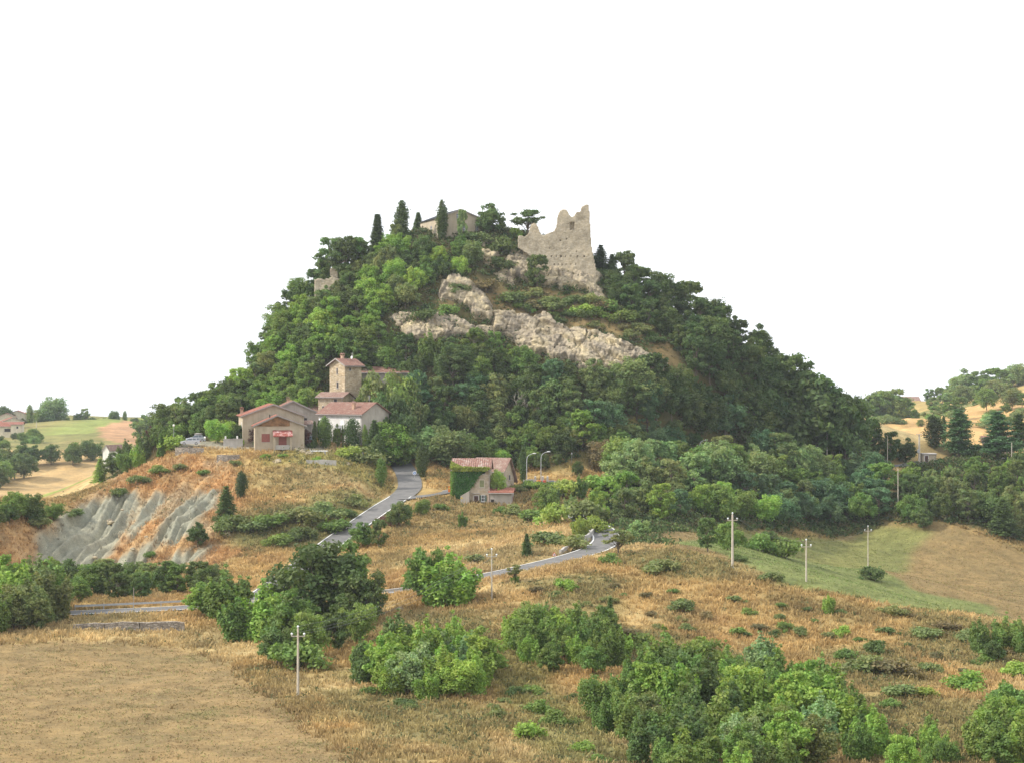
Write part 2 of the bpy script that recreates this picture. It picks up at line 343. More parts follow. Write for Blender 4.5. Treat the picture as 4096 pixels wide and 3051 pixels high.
# ------------------------------------------------------------------ materials
def newmat(name, rough=0.85, spec=0.3):
    m = bpy.data.materials.new(name); m.use_nodes = True
    n = m.node_tree.nodes; b = n['Principled BSDF']
    b.inputs['Roughness'].default_value = rough; b.inputs['Specular IOR Level'].default_value = spec
    return m, m.node_tree, b
def N(nt, t, **kw):
    n = nt.nodes.new(t)
    for k, v in kw.items():
        if hasattr(n, k): setattr(n, k, v)
        else: n.inputs[k].default_value = v
    return n
def ramp(nt, fac, stops):
    r = nt.nodes.new('ShaderNodeValToRGB'); e = r.color_ramp.elements
    while len(e) < len(stops): e.new(0.5)
    for i, (p, c) in enumerate(stops): e[i].position = p; e[i].color = (*c, 1) if len(c) == 3 else c
    nt.links.new(fac, r.inputs['Fac']); return r.outputs['Color']
def mixn(nt, fac, a, b, mode='MIX'):
    m = nt.nodes.new('ShaderNodeMix'); m.data_type = 'RGBA'; m.blend_type = mode
    for s, v in ((0, fac), (6, a), (7, b)):
        if isinstance(v, (int, float)): m.inputs[s].default_value = v
        elif isinstance(v, tuple): m.inputs[s].default_value = (*v, 1)
        else: nt.links.new(v, m.inputs[s])
    return m.outputs[2]
def noise(nt, vec, scale, detail=4, rough=0.6):
    n = N(nt, 'ShaderNodeTexNoise'); n.inputs['Scale'].default_value = scale; n.inputs['Detail'].default_value = detail; n.inputs['Roughness'].default_value = rough
    if vec is not None: nt.links.new(vec, n.inputs['Vector'])
    return n.outputs['Fac']
def bump(nt, b, h, strength=0.5, dist=0.1):
    n = N(nt, 'ShaderNodeBump'); n.inputs['Strength'].default_value = strength; n.inputs['Distance'].default_value = dist
    nt.links.new(h, n.inputs['Height']); nt.links.new(n.outputs[0], b.inputs['Normal'])
def simple(name, col, rough=0.7, var=0.15, scale=3.0, bmp=0.0, metal=0.0, spec=0.3):
    m, nt, b = newmat(name, rough, spec); tc = N(nt, 'ShaderNodeTexCoord'); f = noise(nt, tc.outputs['Object'], scale, 5)
    lo = tuple(c*(1-var*1.6) for c in col); hi = tuple(min(1, c*(1+var)) for c in col)
    nt.links.new(ramp(nt, f, [(0.3, lo), (0.7, hi)]), b.inputs['Base Color']); b.inputs['Metallic'].default_value = metal
    if bmp: bump(nt, b, f, bmp, 0.05)
    return m
def m_ground():
    m, nt, b = newmat('ground_cover', 0.95, 0.1)
    vc = N(nt, 'ShaderNodeVertexColor', layer_name='Col'); ge = N(nt, 'ShaderNodeNewGeometry')
    f1 = noise(nt, ge.outputs['Position'], 0.9, 6, 0.7); f2 = noise(nt, ge.outputs['Position'], 0.12, 4)
    c = mixn(nt, 1.0, vc.outputs['Color'], ramp(nt, f1, [(0.25, (0.72, 0.72, 0.69)), (0.5, (1, 1, 1)), (0.75, (1.22, 1.2, 1.14))]), 'MULTIPLY')
    f3 = noise(nt, ge.outputs['Position'], 5.0, 6, 0.85)
    c = mixn(nt, 1.0, c, ramp(nt, f3, [(0.3, (0.55, 0.55, 0.5)), (0.7, (1.42, 1.38, 1.3))]), 'MULTIPLY')
    c = mixn(nt, 1.0, c, ramp(nt, f2, [(0.3, (0.82, 0.86, 0.85)), (0.7, (1.12, 1.08, 1.0))]), 'MULTIPLY')
    nt.links.new(c, b.inputs['Base Color']); bump(nt, b, f3, 0.7, 0.12); return m
M_GROUND = m_ground()
# ------------------------------------------------------------------ the ground, one sheet to the horizon
def build_ground():
    ys = np.concatenate([np.arange(-30, 140, 4.0), np.arange(140, 540, 0.8), np.arange(540, 1300, 5.0), 1300*1.05**np.arange(0, 19)])
    xs = np.concatenate([-np.geomspace(2200, 230, 30), np.arange(-225, -130, 3.0), np.arange(-130, -96, 0.8), np.arange(-96, -48, 0.36), np.arange(-48, 130.1, 0.8), np.arange(133, 226, 3.0), np.geomspace(230, 2200, 30)])
    X, Y = np.meshgrid(xs, ys); nx, ny = len(xs), len(ys)
    x = X.ravel(); y = Y.ravel()
    # the side columns spread with distance so that the far hills keep enough detail
    Z = H(x, y)
    k = sstep(150, 165, y)*(1-sstep(560, 600, y))
    Z = Z + k*(0.45*fbm(x*0.3, y*0.3, s=81)+0.16*fbm(x*1.1, y*1.1, s=82))*(1-0.96*bil(np.maximum(bare, TUFT < 0.02), RX0, RY0, RD, x, y))*sstep(0, 1.2, ROADDIST(x, y))
    Z = Z + gully(x, y)
    kf = sstep(620, 760, y); Z = Z + kf*(3.5*fbm(x*0.02, y*0.02, s=83, o=5)+1.6*fbm(x*0.09, y*0.05, s=85, o=3))
    i = (np.arange(ny-1)[:, None]*nx+np.arange(nx-1)[None]).ravel()
    Fq = np.stack([i, i+1, i+nx+1, i+nx], 1)
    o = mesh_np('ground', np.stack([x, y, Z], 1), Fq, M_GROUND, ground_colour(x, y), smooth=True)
    tag(o, kind='structure')
# distance from the road edges, as a raster
_rd = np.full(gx.shape, 50.0)
for k, s in RP.items():
    for q in s:
        i0, i1 = int(max(0, q[1]-10)), int(min(NY, q[1]+11)); j0, j1 = int(max(0, q[0]-RX0-10)), int(min(NX, q[0]-RX0+11))
        if i1 <= i0 or j1 <= j0: continue
        d = np.hypot(gx[i0:i1, j0:j1]-q[0], gy[i0:i1, j0:j1]-q[1])-ROADW[k]
        _rd[i0:i1, j0:j1] = np.minimum(_rd[i0:i1, j0:j1], d)
def ROADDIST(x, y): return bil(_rd, RX0, RY0, RD, x, y)
build_ground()
# ------------------------------------------------------------------ foliage
def m_leaf():
    m, nt, b = newmat('foliage', 0.7, 0.25)
    vc = N(nt, 'ShaderNodeVertexColor', layer_name='Col'); oi = N(nt, 'ShaderNodeObjectInfo')
    c = mixn(nt, 1.0, oi.outputs['Color'], vc.outputs['Color'], 'MULTIPLY')
    nt.links.new(c, b.inputs['Base Color'])
    tr = N(nt, 'ShaderNodeBsdfTranslucent'); nt.links.new(mixn(nt, 1.0, c, (1.3, 1.5, 0.7), 'MULTIPLY'), tr.inputs['Color'])
    ms = N(nt, 'ShaderNodeMixShader'); ms.inputs[0].default_value = 0.3
    nt.links.new(b.outputs[0], ms.inputs[1]); nt.links.new(tr.outputs[0], ms.inputs[2])
    nt.links.new(ms.outputs[0], nt.nodes['Material Output'].inputs['Surface']); return m
M_LEAF = m_leaf()
M_BARK = simple('bark', (0.16, 0.13, 0.10), 0.9, 0.3, 4)
M_DEAD = simple('bleached_dead_wood', (0.42, 0.38, 0.32), 0.9, 0.2, 4)
def leaves(rng, cen, rad, nper, size, flat=0.85, up=0.25, droop=0.0, aspect=0.6, shell=0.3, tonevar=0.35, narrow=None):
    """quads spread through balls; cen (k,3), rad (k,)"""
    V = []; T = []
    for c, r in zip(cen, rad):
        n = int(nper*(r/np.mean(rad))**2)
        d = rng.normal(size=(n, 3)); d /= np.linalg.norm(d, axis=1)[:, None]
        d[:, 2] = np.abs(d[:, 2])*np.where(rng.random(n) < 0.72, 1, -1)
        rr = r*(shell+(1.1-shell)*rng.random(n)**0.6)*np.where(rng.random(n) < 0.12, 1.35, 1.0)*(1+0.18*vnoise(d[:, 0]*2.5+c[0], d[:, 1]*2.5+c[1], d[:, 2]*2.5, s=3))
        p = c+d*rr[:, None]*np.array([1, 1, flat])
        nn = d*0.7+rng.normal(size=(n, 3))*0.55+np.array([0, 0, up]); nn /= np.linalg.norm(nn, axis=1)[:, None]
        t = np.cross(nn, rng.normal(size=(n, 3))); t /= np.linalg.norm(t, axis=1)[:, None]; b = np.cross(nn, t)
        s = (size*(0.6+0.8*rng.random(n)))[:, None]
        a = t*s; bb = b*s*aspect
        V.append(np.stack([p-a, p-bb*1.0+a*0.1, p+a, p+bb*1.0-a*0.1], 1).reshape(-1, 3))
        tc = (1+tonevar*(rng.random()-0.5))*(1+0.4*(rng.random(n)-0.5)); hue = 0.12*(rng.random()-0.5)+0.10*(rng.random(n)-0.5)
        col = np.stack([tc*(1+hue*1.6), tc, tc*(1-hue*0.8)], 1); T.append(np.repeat(col, 4, 0))
    V = np.concatenate(V); T = np.concatenate(T)
    return V, T
def limbs(paths):
    """tapered tubes [(points, r0, r1)] as one mesh"""
    V = []; Q = []; k = 6; n0 = 0
    for P, r0, r1 in paths:
        P = np.array(P, float); m = len(P)
        for i in range(m):
            d = P[min(i+1, m-1)]-P[max(i-1, 0)]; d /= np.linalg.norm(d)+1e-9
            a = np.cross(d, [0.3, 0.9, 0.2]); a /= np.linalg.norm(a)+1e-9; b = np.cross(d, a); r = r0+(r1-r0)*i/(m-1)
            for j in range(k): V.append(P[i]+r*(math.cos(j*2*math.pi/k)*a+math.sin(j*2*math.pi/k)*b))
        for i in range(m-1):
            for j in range(k):
                Q.append((n0+i*k+j, n0+i*k+(j+1) % k, n0+(i+1)*k+(j+1) % k, n0+(i+1)*k+j))
        n0 += m*k
    return np.array(V), np.array(Q)
def qf(n): return np.arange(n).reshape(-1, 4)
PROTO = {}
def proto(kind, var, V, T, LV, LQ, Hh):
    V = np.asarray(V)
    cm = mesh_only('crown', V, qf(len(V)), M_LEAF, T); tm = mesh_only('trunk', LV, LQ, M_BARK if kind != 'dead' else M_DEAD)
    PROTO.setdefault(kind, []).append((cm, tm, Hh))
def mesh_only(name, V, Q, mat, col=None):
    o = mesh_np(name, V, Q, mat, col); me = o.data; bpy.data.objects.remove(o); return me
def trunk_paths(rng, h, r, cen, top=0.7):
    base = np.array([0, 0, -0.6]); P = [base, [0.05*h*rng.normal()*0.3, 0.05*h*rng.normal()*0.3, h*0.3], [0.06*h*rng.normal()*0.3, 0.06*h*rng.normal()*0.3, h*top]]
    out = [(P, r, r*0.35)]
    for c in cen[rng.permutation(len(cen))[:10]]:
        s = np.array(P[1])*0.5+np.array([0, 0, h*(0.12+0.25*rng.random())]); s[2] = min(s[2], c[2]-0.02*h); mid = (s+c)/2+np.array([0, 0, -0.03*h])
        out.append(([s, mid, c], r*0.45, r*0.12))
    return out
# round broadleaf trees, H = 8
def mk_round(seed, hh=8.0, wd=3.0, ncl=64, nper=105, size=0.215, low=0.02, lump=0.225):
    rng = np.random.default_rng(seed); cen = []; rad = []
    for i in range(ncl*8):
        d = rng.normal(size=3); d /= np.linalg.norm(d); q = 0.35+0.62*rng.random()
        zc = hh*(low+(1-low)*0.5); c = np.array([d[0]*wd*q, d[1]*wd*q, zc+d[2]*hh*(1-low)*0.5*q*0.95]); c[:2] *= 1.12-0.5*(c[2]/hh-0.3)
        r = wd*lump*(0.65+0.6*rng.random())
        if all(np.linalg.norm(c-e) > 0.42*(r+s) for e, s in zip(cen, rad)): cen.append(c); rad.append(r)
        if len(cen) >= ncl: break
    cen = np.array(cen); rad = np.array(rad); V, T = leaves(rng, cen, rad, nper, size)
    z1 = V[:, 2].max(); V[:, 2] *= hh/z1; cen = cen*np.array([1, 1, hh/z1])
    LV, LQ = limbs(trunk_paths(rng, hh, 0.18, cen)); proto('round', 0, V, T, LV, LQ, hh)
for sd_ in (1, 2, 3, 4, 5): mk_round(sd_, wd=2.9+0.22*sd_, lump=0.18+0.025*sd_, ncl=84-8*sd_, nper=80+12*sd_)
# large oaks with loose outlines
def mk_oak(seed):
    rng = np.random.default_rng(seed); cen = []; rad = []
    for i in range(80):
        a = rng.random()*6.283; e = rng.random(); rr = 4.0*(0.25+0.75*math.sqrt(e))*math.sin(0.6+1.9*rng.random())
        z = 1.4+7.4*rng.random(); rr *= 1-0.4*abs(z-4.6)/4.4
        cen.append([math.cos(a)*rr, math.sin(a)*rr, z]); rad.append(0.45+0.5*rng.random()**2)
    cen = np.array(cen); rad = np.array(rad); V, T = leaves(rng, cen, rad, 95, 0.21, flat=0.75)
    LV, LQ = limbs(trunk_paths(rng, 9.5, 0.28, cen, 0.6)); proto('oak', 0, V, T, LV, LQ, float(V[:, 2].max()))
for sd_ in (11, 12, 13): mk_oak(sd_)
# upright young trees with many leading shoots
def mk_shoots(seed, hh=6.0, n=9, spread=1.5):
    rng = np.random.default_rng(seed); cen = []; rad = []; paths = []
    for k in range(n):
        a = rng.random()*6.283; r0 = spread*math.sqrt(rng.random()); h = hh*(0.62+0.38*rng.random())*(1-0.25*r0/spread)
        if k == 0: h = hh*0.97; r0 = 0.1
        tx, ty = math.cos(a)*r0, math.sin(a)*r0
        for j in range(8):
            t = 0.1+0.9*j/7.0; w_ = 0.62*math.sin(min(1, (1.08-t)*1.5)*1.57)*(0.75+0.4*rng.random())+0.10
            cen.append([tx*(0.4+0.7*t)+rng.normal()*0.12, ty*(0.4+0.7*t)+rng.normal()*0.12, h*t-0.2]); rad.append(w_)
        paths.append(([[0, 0, -0.5], [tx*0.5, ty*0.5, h*0.4], [tx, ty, h*0.92]], 0.08, 0.02))
    cen = np.array(cen); rad = np.array(rad); V, T = leaves(rng, cen, rad, 110, 0.17, flat=1.15, shell=0.35)
    LV, LQ = limbs(paths); proto('shoots', 0, V, T, LV, LQ, float(V[:, 2].max()))
for sd_ in (21, 22, 23, 24): mk_shoots(sd_, n=9+sd_ % 4*2, spread=1.6+0.25*(sd_ % 4))
# bushes
def mk_bush(seed, flat=0.8):
    rng = np.random.default_rng(seed); n = 11; cen = np.stack([rng.normal(size=n)*0.75, rng.normal(size=n)*0.75, 0.45+0.85*rng.random(n)], 1); cen[:, 2] *= np.exp(-0.35*(cen[:, 0]**2+cen[:, 1]**2))*1.15
    rad = 0.42+0.35*rng.random(n); V, T = leaves(rng, cen, rad, 120, 0.15, flat=0.9, shell=0.3); V[:, 2] = np.maximum(V[:, 2], -0.15)
    paths = [([[0, 0, -0.3], c*0.5, c], 0.05, 0.015) for c in cen[:7]]; LV, LQ = limbs(paths); proto('bush', 0, V, T, LV, LQ, float(V[:, 2].max()))
for sd_ in (31, 32, 33, 34): mk_bush(sd_)
# conifers
def mk_spruce(seed, hh=8.0, wd=2.0, tiers=17, gap=True):
    rng = np.random.default_rng(seed); V = []; T = []; paths = [([[0, 0, -0.5], [0, 0, hh*0.5], [0, 0, hh*0.97]], 0.14, 0.02)]
    for i in range(tiers):
        t = i/(tiers-1.0); z = hh*(0.08+0.90*t); L = wd*(1-t)**0.8*(0.85+0.3*rng.random())+0.12
        for k in range(9):
            a = k*0.698+i*1.1+rng.normal()*0.15; l = L*(0.75+0.4*rng.random()); tip = np.array([math.cos(a)*l, math.sin(a)*l, z-0.16*l]); base = np.array([0, 0, z+0.05])
            n = int(26+l*48); u = rng.random(n)**0.7; p = base+(tip-base)*u[:, None]+rng.normal(size=(n, 3))*np.array([0.2, 0.2, 0.13])
            d = np.array([math.cos(a), math.sin(a), -0.25]); nn = np.array([0, 0, 1.0])+rng.normal(size=(n, 3))*0.35; t2 = d+rng.normal(size=(n, 3))*0.5
            t2 /= np.linalg.norm(t2, axis=1)[:, None]; b = np.cross(nn, t2); b /= np.linalg.norm(b, axis=1)[:, None]; s = 0.17*(0.6+0.8*rng.random(n))[:, None]
            V.append(np.stack([p-t2*s, p-b*s*0.5, p+t2*s, p+b*s*0.5], 1).reshape(-1, 3)); tc = (0.8+0.4*rng.random(n)); T.append(np.repeat(np.stack([tc, tc, tc], 1), 4, 0))
    LV, LQ = limbs(paths); V = np.concatenate(V); proto('spruce', 0, V, np.concatenate(T), LV, LQ, float(V[:, 2].max()))
mk_spruce(41, 8, 1.7); mk_spruce(42, 8, 2.3, 14); mk_spruce(43, 8, 1.4, 20)
def mk_cypress(seed, hh=8.0, wd=0.95, blunt=0.0):
    rng = np.random.default_rng(seed); m = 16; cen = []; rad = []
    for i in range(m):
        t = i/(m-1.0); w_ = wd*(math.sin(math.pi*min(1, 0.12+0.86*t))**0.55)*(0.85+0.25*rng.random()) if not blunt else wd*(1-max(0, t-0.55)**2*3.2)
        for k in range(3):
            a = rng.random()*6.283; cen.append([math.cos(a)*w_*0.35, math.sin(a)*w_*0.35, 0.3+t*(hh-0.8)]); rad.append(max(0.15, w_*0.72))
    V, T = leaves(rng, np.array(cen), np.array(rad), 90, 0.13, flat=1.3, up=0.1, shell=0.7, tonevar=0.25)
    LV, LQ = limbs([([[0, 0, -0.4], [0, 0, hh*0.5], [0, 0, hh*0.9]], 0.12, 0.03)]); proto('cypress' if not blunt else 'clipped', 0, V, T, LV, LQ, float(V[:, 2].max()))
mk_cypress(51); mk_cypress(52, wd=1.25); mk_cypress(53, 5.5, 1.6, 1.0)
# cedars with flat shelves
def mk_cedar(seed, hh=10.0):
    rng = np.random.default_rng(seed); cen = []; rad = []; paths = [([[0, 0, -0.5], [0.1, 0, hh*0.5], [0, 0, hh*0.95]], 0.28, 0.05)]
    V = []; T = []
    for i in range(34):
        t = 0.14+0.84*i/33; z = hh*t; L = 3.9*(1-t)**0.65*(0.45+0.7*rng.random())+0.3; a = i*2.4+rng.random()*0.5
        tip = np.array([math.cos(a)*L, math.sin(a)*L, z+0.1*L]); paths.append(([[0, 0, z-0.2], tip*np.array([0.5, 0.5, 1])+[0, 0, -0.1], tip], 0.09, 0.02))
        n = int(160+L*150); u = rng.random(n)**0.6; p = np.array([0, 0, z])+(tip-np.array([0, 0, z]))*u[:, None]+rng.normal(size=(n, 3))*np.array([0.5, 0.5, 0.16])*(0.5+L*0.28)
        nn = np.array([0, 0, 1.0])+rng.normal(size=(n, 3))*0.3; t2 = np.cross(nn, rng.normal(size=(n, 3))); t2 /= np.linalg.norm(t2, axis=1)[:, None]; b = np.cross(nn, t2); b /= np.linalg.norm(b, axis=1)[:, None]
        s = 0.22*(0.6+0.8*rng.random(n))[:, None]; V.append(np.stack([p-t2*s, p-b*s*0.6, p+t2*s, p+b*s*0.6], 1).reshape(-1, 3)); tc = (0.8+0.4*rng.random(n)); T.append(np.repeat(np.stack([tc, tc, tc], 1), 4, 0))
    V = np.concatenate(V); LV, LQ = limbs(paths); proto('cedar', 0, V, np.concatenate(T), LV, LQ, float(V[:, 2].max()))
mk_cedar(61); mk_cedar(62)
# thin open tree of the hilltop: sparse flat sprays on bare limbs
def mk_sparse(seed):
    rng = np.random.default_rng(seed); cen = []; rad = []; paths = [([[0, 0, -0.4], [0.15, 0, 1.8], [0.0, 0.1, 3.0]], 0.16, 0.1)]
    for k in range(30):
        a = k*2.4; rr = 0.4+2.3*rng.random(); z = 2.3+3.1*rng.random()*(1-0.12*rr); c = np.array([math.cos(a)*rr, math.sin(a)*rr*0.8, z+0.4]); cen.append(c); rad.append(0.45+0.3*rng.random())
        paths.append(([[0.1, 0, 1.2+1.4*rng.random()], c*np.array([0.55, 0.55, 0.72])+[0, 0, 0.2], c], 0.06, 0.015))
    V, T = leaves(rng, np.array(cen), np.array(rad), 90, 0.17, flat=0.5, shell=0.2); LV, LQ = limbs(paths); proto('sparse', 0, V, T, LV, LQ, float(V[:, 2].max()))
mk_sparse(71); mk_sparse(72)
def mk_dead(seed):
    rng = np.random.default_rng(seed); paths = [([[0, 0, -0.4], [0.1, 0, 2.5], [0.0, 0.1, 4.6]], 0.16, 0.06)]; V = []; T = []
    for k in range(16):
        a = k*2.4; z = 1.5+2.8*rng.random(); L = 1.0+1.3*rng.random(); t = np.array([math.cos(a)*L*0.7, math.sin(a)*L*0.7, z+L*1.3]); m = np.array([math.cos(a)*L*0.4, math.sin(a)*L*0.4, z+0.5*L]); paths.append(([[0.05, 0, z], m, t], 0.07, 0.02))
        for q in range(3):
            e = m+(t-m)*rng.random()+0; f = e+np.array([rng.normal()*0.5, rng.normal()*0.5, 0.6+0.5*rng.random()]); paths.append(([e, (e+f)/2+0.05, f], 0.03, 0.01))
    LV, LQ = limbs(paths); V, T = leaves(rng, np.array([[0, 0, 2.0]]), np.array([0.4]), 6, 0.1); proto('dead', 0, V, T, LV, LQ, float(LV[:, 2].max()))
mk_dead(81)

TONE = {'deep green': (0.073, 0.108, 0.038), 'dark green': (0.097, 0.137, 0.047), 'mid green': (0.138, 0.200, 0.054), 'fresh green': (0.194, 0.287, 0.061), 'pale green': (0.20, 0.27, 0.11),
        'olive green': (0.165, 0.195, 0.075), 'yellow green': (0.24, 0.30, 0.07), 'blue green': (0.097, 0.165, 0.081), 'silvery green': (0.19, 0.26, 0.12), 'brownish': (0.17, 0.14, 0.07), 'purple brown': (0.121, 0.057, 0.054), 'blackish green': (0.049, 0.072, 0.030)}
KIND = {'round': ('broadleaf_tree', 'broadleaf tree'), 'oak': ('oak_tree', 'spreading oak'), 'shoots': ('young_tree', 'upright young tree'), 'bush': ('bush', 'bush'), 'spruce': ('spruce_tree', 'spruce'),
        'cypress': ('cypress_tree', 'cypress'), 'clipped': ('clipped_tree', 'clipped domed evergreen'), 'cedar': ('cedar_tree', 'cedar'), 'sparse': ('open_crowned_tree', 'open crowned tree'), 'dead': ('dead_tree', 'leafless dead tree')}
PLANTS = []           # (u, v_base, kind, tone, root)
def plant(kind, u, v, hpx, tone='mid green', wide=1.0, place=None, label=None, Y=None, group=None, var=None, sink=0.0):
    if Y is not None: p = Vector(W(u, v, Y)); p.z = g(p.x, p.y)
    else: p = hit(u, v)
    if p is None: return None
    cm, tm, Hh = PROTO[kind][(len(PLANTS)*7+3) % len(PROTO[kind]) if var is None else var]
    h = hpx*p.y/F if Y is None else max(1.0, -((v-hpx)-1525.5)/F*p.y-p.z); s = h/Hh
    nm, words = KIND[kind]
    r = empty(nm, (p.x, p.y, p.z-sink), random.random()*6.28); r.scale = (s*wide, s*wide, s)
    c = bpy.data.objects.new('crown' if kind != 'bush' else 'foliage', cm); C.objects.link(c); c.parent = r
    t = bpy.data.objects.new('trunk' if kind != 'bush' else 'stem', tm); C.objects.link(t); t.parent = r
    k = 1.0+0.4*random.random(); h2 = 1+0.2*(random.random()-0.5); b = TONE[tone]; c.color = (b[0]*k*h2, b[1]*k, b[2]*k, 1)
    if kind == 'dead': bpy.data.objects.remove(c)
    PLANTS.append(dict(u=u, v=v, h=hpx, kind=kind, tone=tone, root=r, place=place, label=label, group=group)); return r
def fill(poly, n, kinds, tones, hpx, place, spx=80, spy=55, wide=1.0, seed=0, group=None):
    """trees standing at spaced places inside an area"""
    rn = random.Random(seed); P = np.array(poly, float); x0, y0 = P.min(0); x1, y1 = P.max(0); got = []; tries = 0
    while len(got) < n and tries < n*60:
        tries += 1; u = rn.uniform(x0, x1); v = rn.uniform(y0, y1)
        if not inpoly(P, np.array([u]), np.array([v]))[0]: continue
        if any(((u-a)/spx)**2+((v-b)/spy)**2 < 1 for a, b in got): continue
        got.append((u, v))
    for u, v in sorted(got, key=lambda q: q[1]):
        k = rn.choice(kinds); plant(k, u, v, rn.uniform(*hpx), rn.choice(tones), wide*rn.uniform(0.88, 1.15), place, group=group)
# --- left flank of the castle hill
fill([(520,1790),(640,1730),(800,1670),(900,1640),(960,1640),(940,1740),(760,1760)], 17, ['round','round','oak'], ['mid green','dark green','olive green'], (105,150), 'in the wood behind the parked cars', 62, 40, seed=1)
fill([(900,1610),(1000,1560),(1070,1470),(1250,1440),(1290,1520),(1230,1620),(1000,1640),(930,1600)], 16, ['round','round','oak'], ['mid green','fresh green','olive green','dark green'], (110,150), 'in the wood above the gabled house', 66, 45, seed=2)
fill([(1090,1430),(1130,1330),(1200,1270),(1330,1230),(1500,1290),(1560,1400),(1500,1470),(1330,1450),(1150,1440)], 24, ['round','round','oak'], ['mid green','fresh green','dark green','fresh green'], (105,150), 'on the slope above the stone tower house', 68, 46, seed=3)
fill([(1290,1230),(1400,1140),(1520,1030),(1620,1010),(1640,1025),(1800,1030),(1900,1040),(1880,1100),(1740,1170),(1660,1250),(1450,1260)], 27, ['round','round'], ['mid green','dark green','fresh green','olive green'], (75,118), 'below the dark roofed hilltop house', 60, 42, seed=4)
fill([(1560,1400),(1700,1440),(1850,1440),(1990,1430),(2130,1490),(2280,1540),(2260,1580),(2000,1560),(1750,1550),(1600,1480)], 19, ['round','oak','shoots'], ['dark green','olive green','mid green','dark green'], (95,140), 'just under the lower rock band', 74, 48, seed=5)
fill([(1640,1580),(1900,1590),(2300,1580),(2560,1560),(2680,1640),(2620,1740),(2300,1770),(2000,1770),(1700,1720),(1560,1640)], 33, ['round','round','oak'], ['dark green','deep green','dark green','blue green','olive green'], (115,160), 'in the dark wood above the street lamps', 78, 50, seed=6)
fill([(1400,1500),(1560,1480),(1640,1600),(1640,1740),(1540,1740),(1480,1690),(1440,1620)], 14, ['round','round','oak'], ['mid green','olive green','dark green'], (110,150), 'between the tower house and the dark wood', 62, 40, seed=31)
fill([(1000,1640),(1250,1620),(1290,1650),(1240,1680),(1010,1680)], 7, ['round'], ['mid green','fresh green'], (90,120), 'just behind the gabled house roofs', 56, 30, seed=32)
for i_, a in enumerate([(1260,1190,480),(1215,1220,479),(1160,1270,477),(1115,1330,474),(1075,1420,470),(1030,1480,467),(930,1600,462),(860,1620,460),(790,1660,459),(720,1680,458),(650,1730,456)]):
    plant(['oak','round'][i_ % 2], a[0], a[1], 118 if a[0] > 950 else 98, ['dark green','mid green'][i_ % 2], 1.0, 'along the left skyline of the hill', Y=a[2])
for i_, a in enumerate([(2500,1150,490),(2570,1190,488),(2640,1230,486),(2700,1250,486),(2760,1270,486),(2830,1310,484),(2890,1360,482),(2960,1400,480),(3030,1440,478),(3090,1510,476),(3150,1560,475),(3210,1590,474),(3270,1630,474),(3330,1690,474),(3380,1740,474)]):
    plant(['oak','oak','round'][i_ % 3], a[0], a[1], 125 if i_ % 2 else 150, ['dark green','deep green'][i_ % 2], 1.0, 'along the right skyline of the hill', Y=a[2])
# --- right flank
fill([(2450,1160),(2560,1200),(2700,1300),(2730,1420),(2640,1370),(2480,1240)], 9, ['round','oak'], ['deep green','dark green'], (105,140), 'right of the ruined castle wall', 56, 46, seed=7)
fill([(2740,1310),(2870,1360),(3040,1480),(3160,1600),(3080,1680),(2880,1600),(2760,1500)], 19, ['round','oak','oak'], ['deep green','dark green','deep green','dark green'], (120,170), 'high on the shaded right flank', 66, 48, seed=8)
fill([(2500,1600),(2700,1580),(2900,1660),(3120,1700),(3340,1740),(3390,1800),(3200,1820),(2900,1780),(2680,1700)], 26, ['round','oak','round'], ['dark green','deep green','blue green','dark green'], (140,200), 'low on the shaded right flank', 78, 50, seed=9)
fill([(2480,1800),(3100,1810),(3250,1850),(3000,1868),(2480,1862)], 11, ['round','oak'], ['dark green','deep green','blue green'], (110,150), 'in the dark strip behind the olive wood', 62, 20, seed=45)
fill([(800,1700),(880,1620),(960,1580),(1000,1620),(940,1700)], 8, ['round','oak'], ['mid green','dark green','fresh green'], (100,130), 'low on the left flank above the parked cars', 50, 34, seed=46)
fill([(2330,1760),(2560,1780),(2570,1850),(2420,1845),(2350,1800)], 7, ['round','oak'], ['dark green','olive green','mid green'], (95,130), 'between the street lamps and the olive wood', 54, 30, seed=47)
# --- middle right wood
fill([(2480,1890),(2700,1880),(3000,1880),(3220,1900),(3300,1960),(3000,1980),(2640,1990),(2480,1980)], 26, ['round','oak','round'], ['olive green','pale green','pale green','olive green','mid green'], (130,185), 'in the olive wood behind the tall pole', 70, 34, seed=10)
fill([(2420,2010),(2700,2010),(3000,2010),(3280,1990),(3240,2090),(3050,2100),(2760,2080),(2480,2090)], 17, ['round','oak'], ['mid green','olive green','fresh green','blue green'], (115,160), 'at the lower edge of the olive wood', 84, 42, seed=11)
fill([(3230,1960),(3400,1920),(3540,1960),(3560,2030),(3500,2100),(3280,2110),(3100,2110)], 16, ['round','oak'], ['blue green','blue green','mid green'], (110,150), 'at the corner of the wood above the green bowl', 72, 42, wide=1.15, seed=12)
fill([(3640,2000),(3900,1960),(4120,1960),(4120,2120),(3960,2120),(3800,2080),(3660,2070)], 15, ['round','oak','shoots'], ['dark green','mid green','olive green'], (105,150), 'on the bank under the cedars', 78, 42, seed=13)
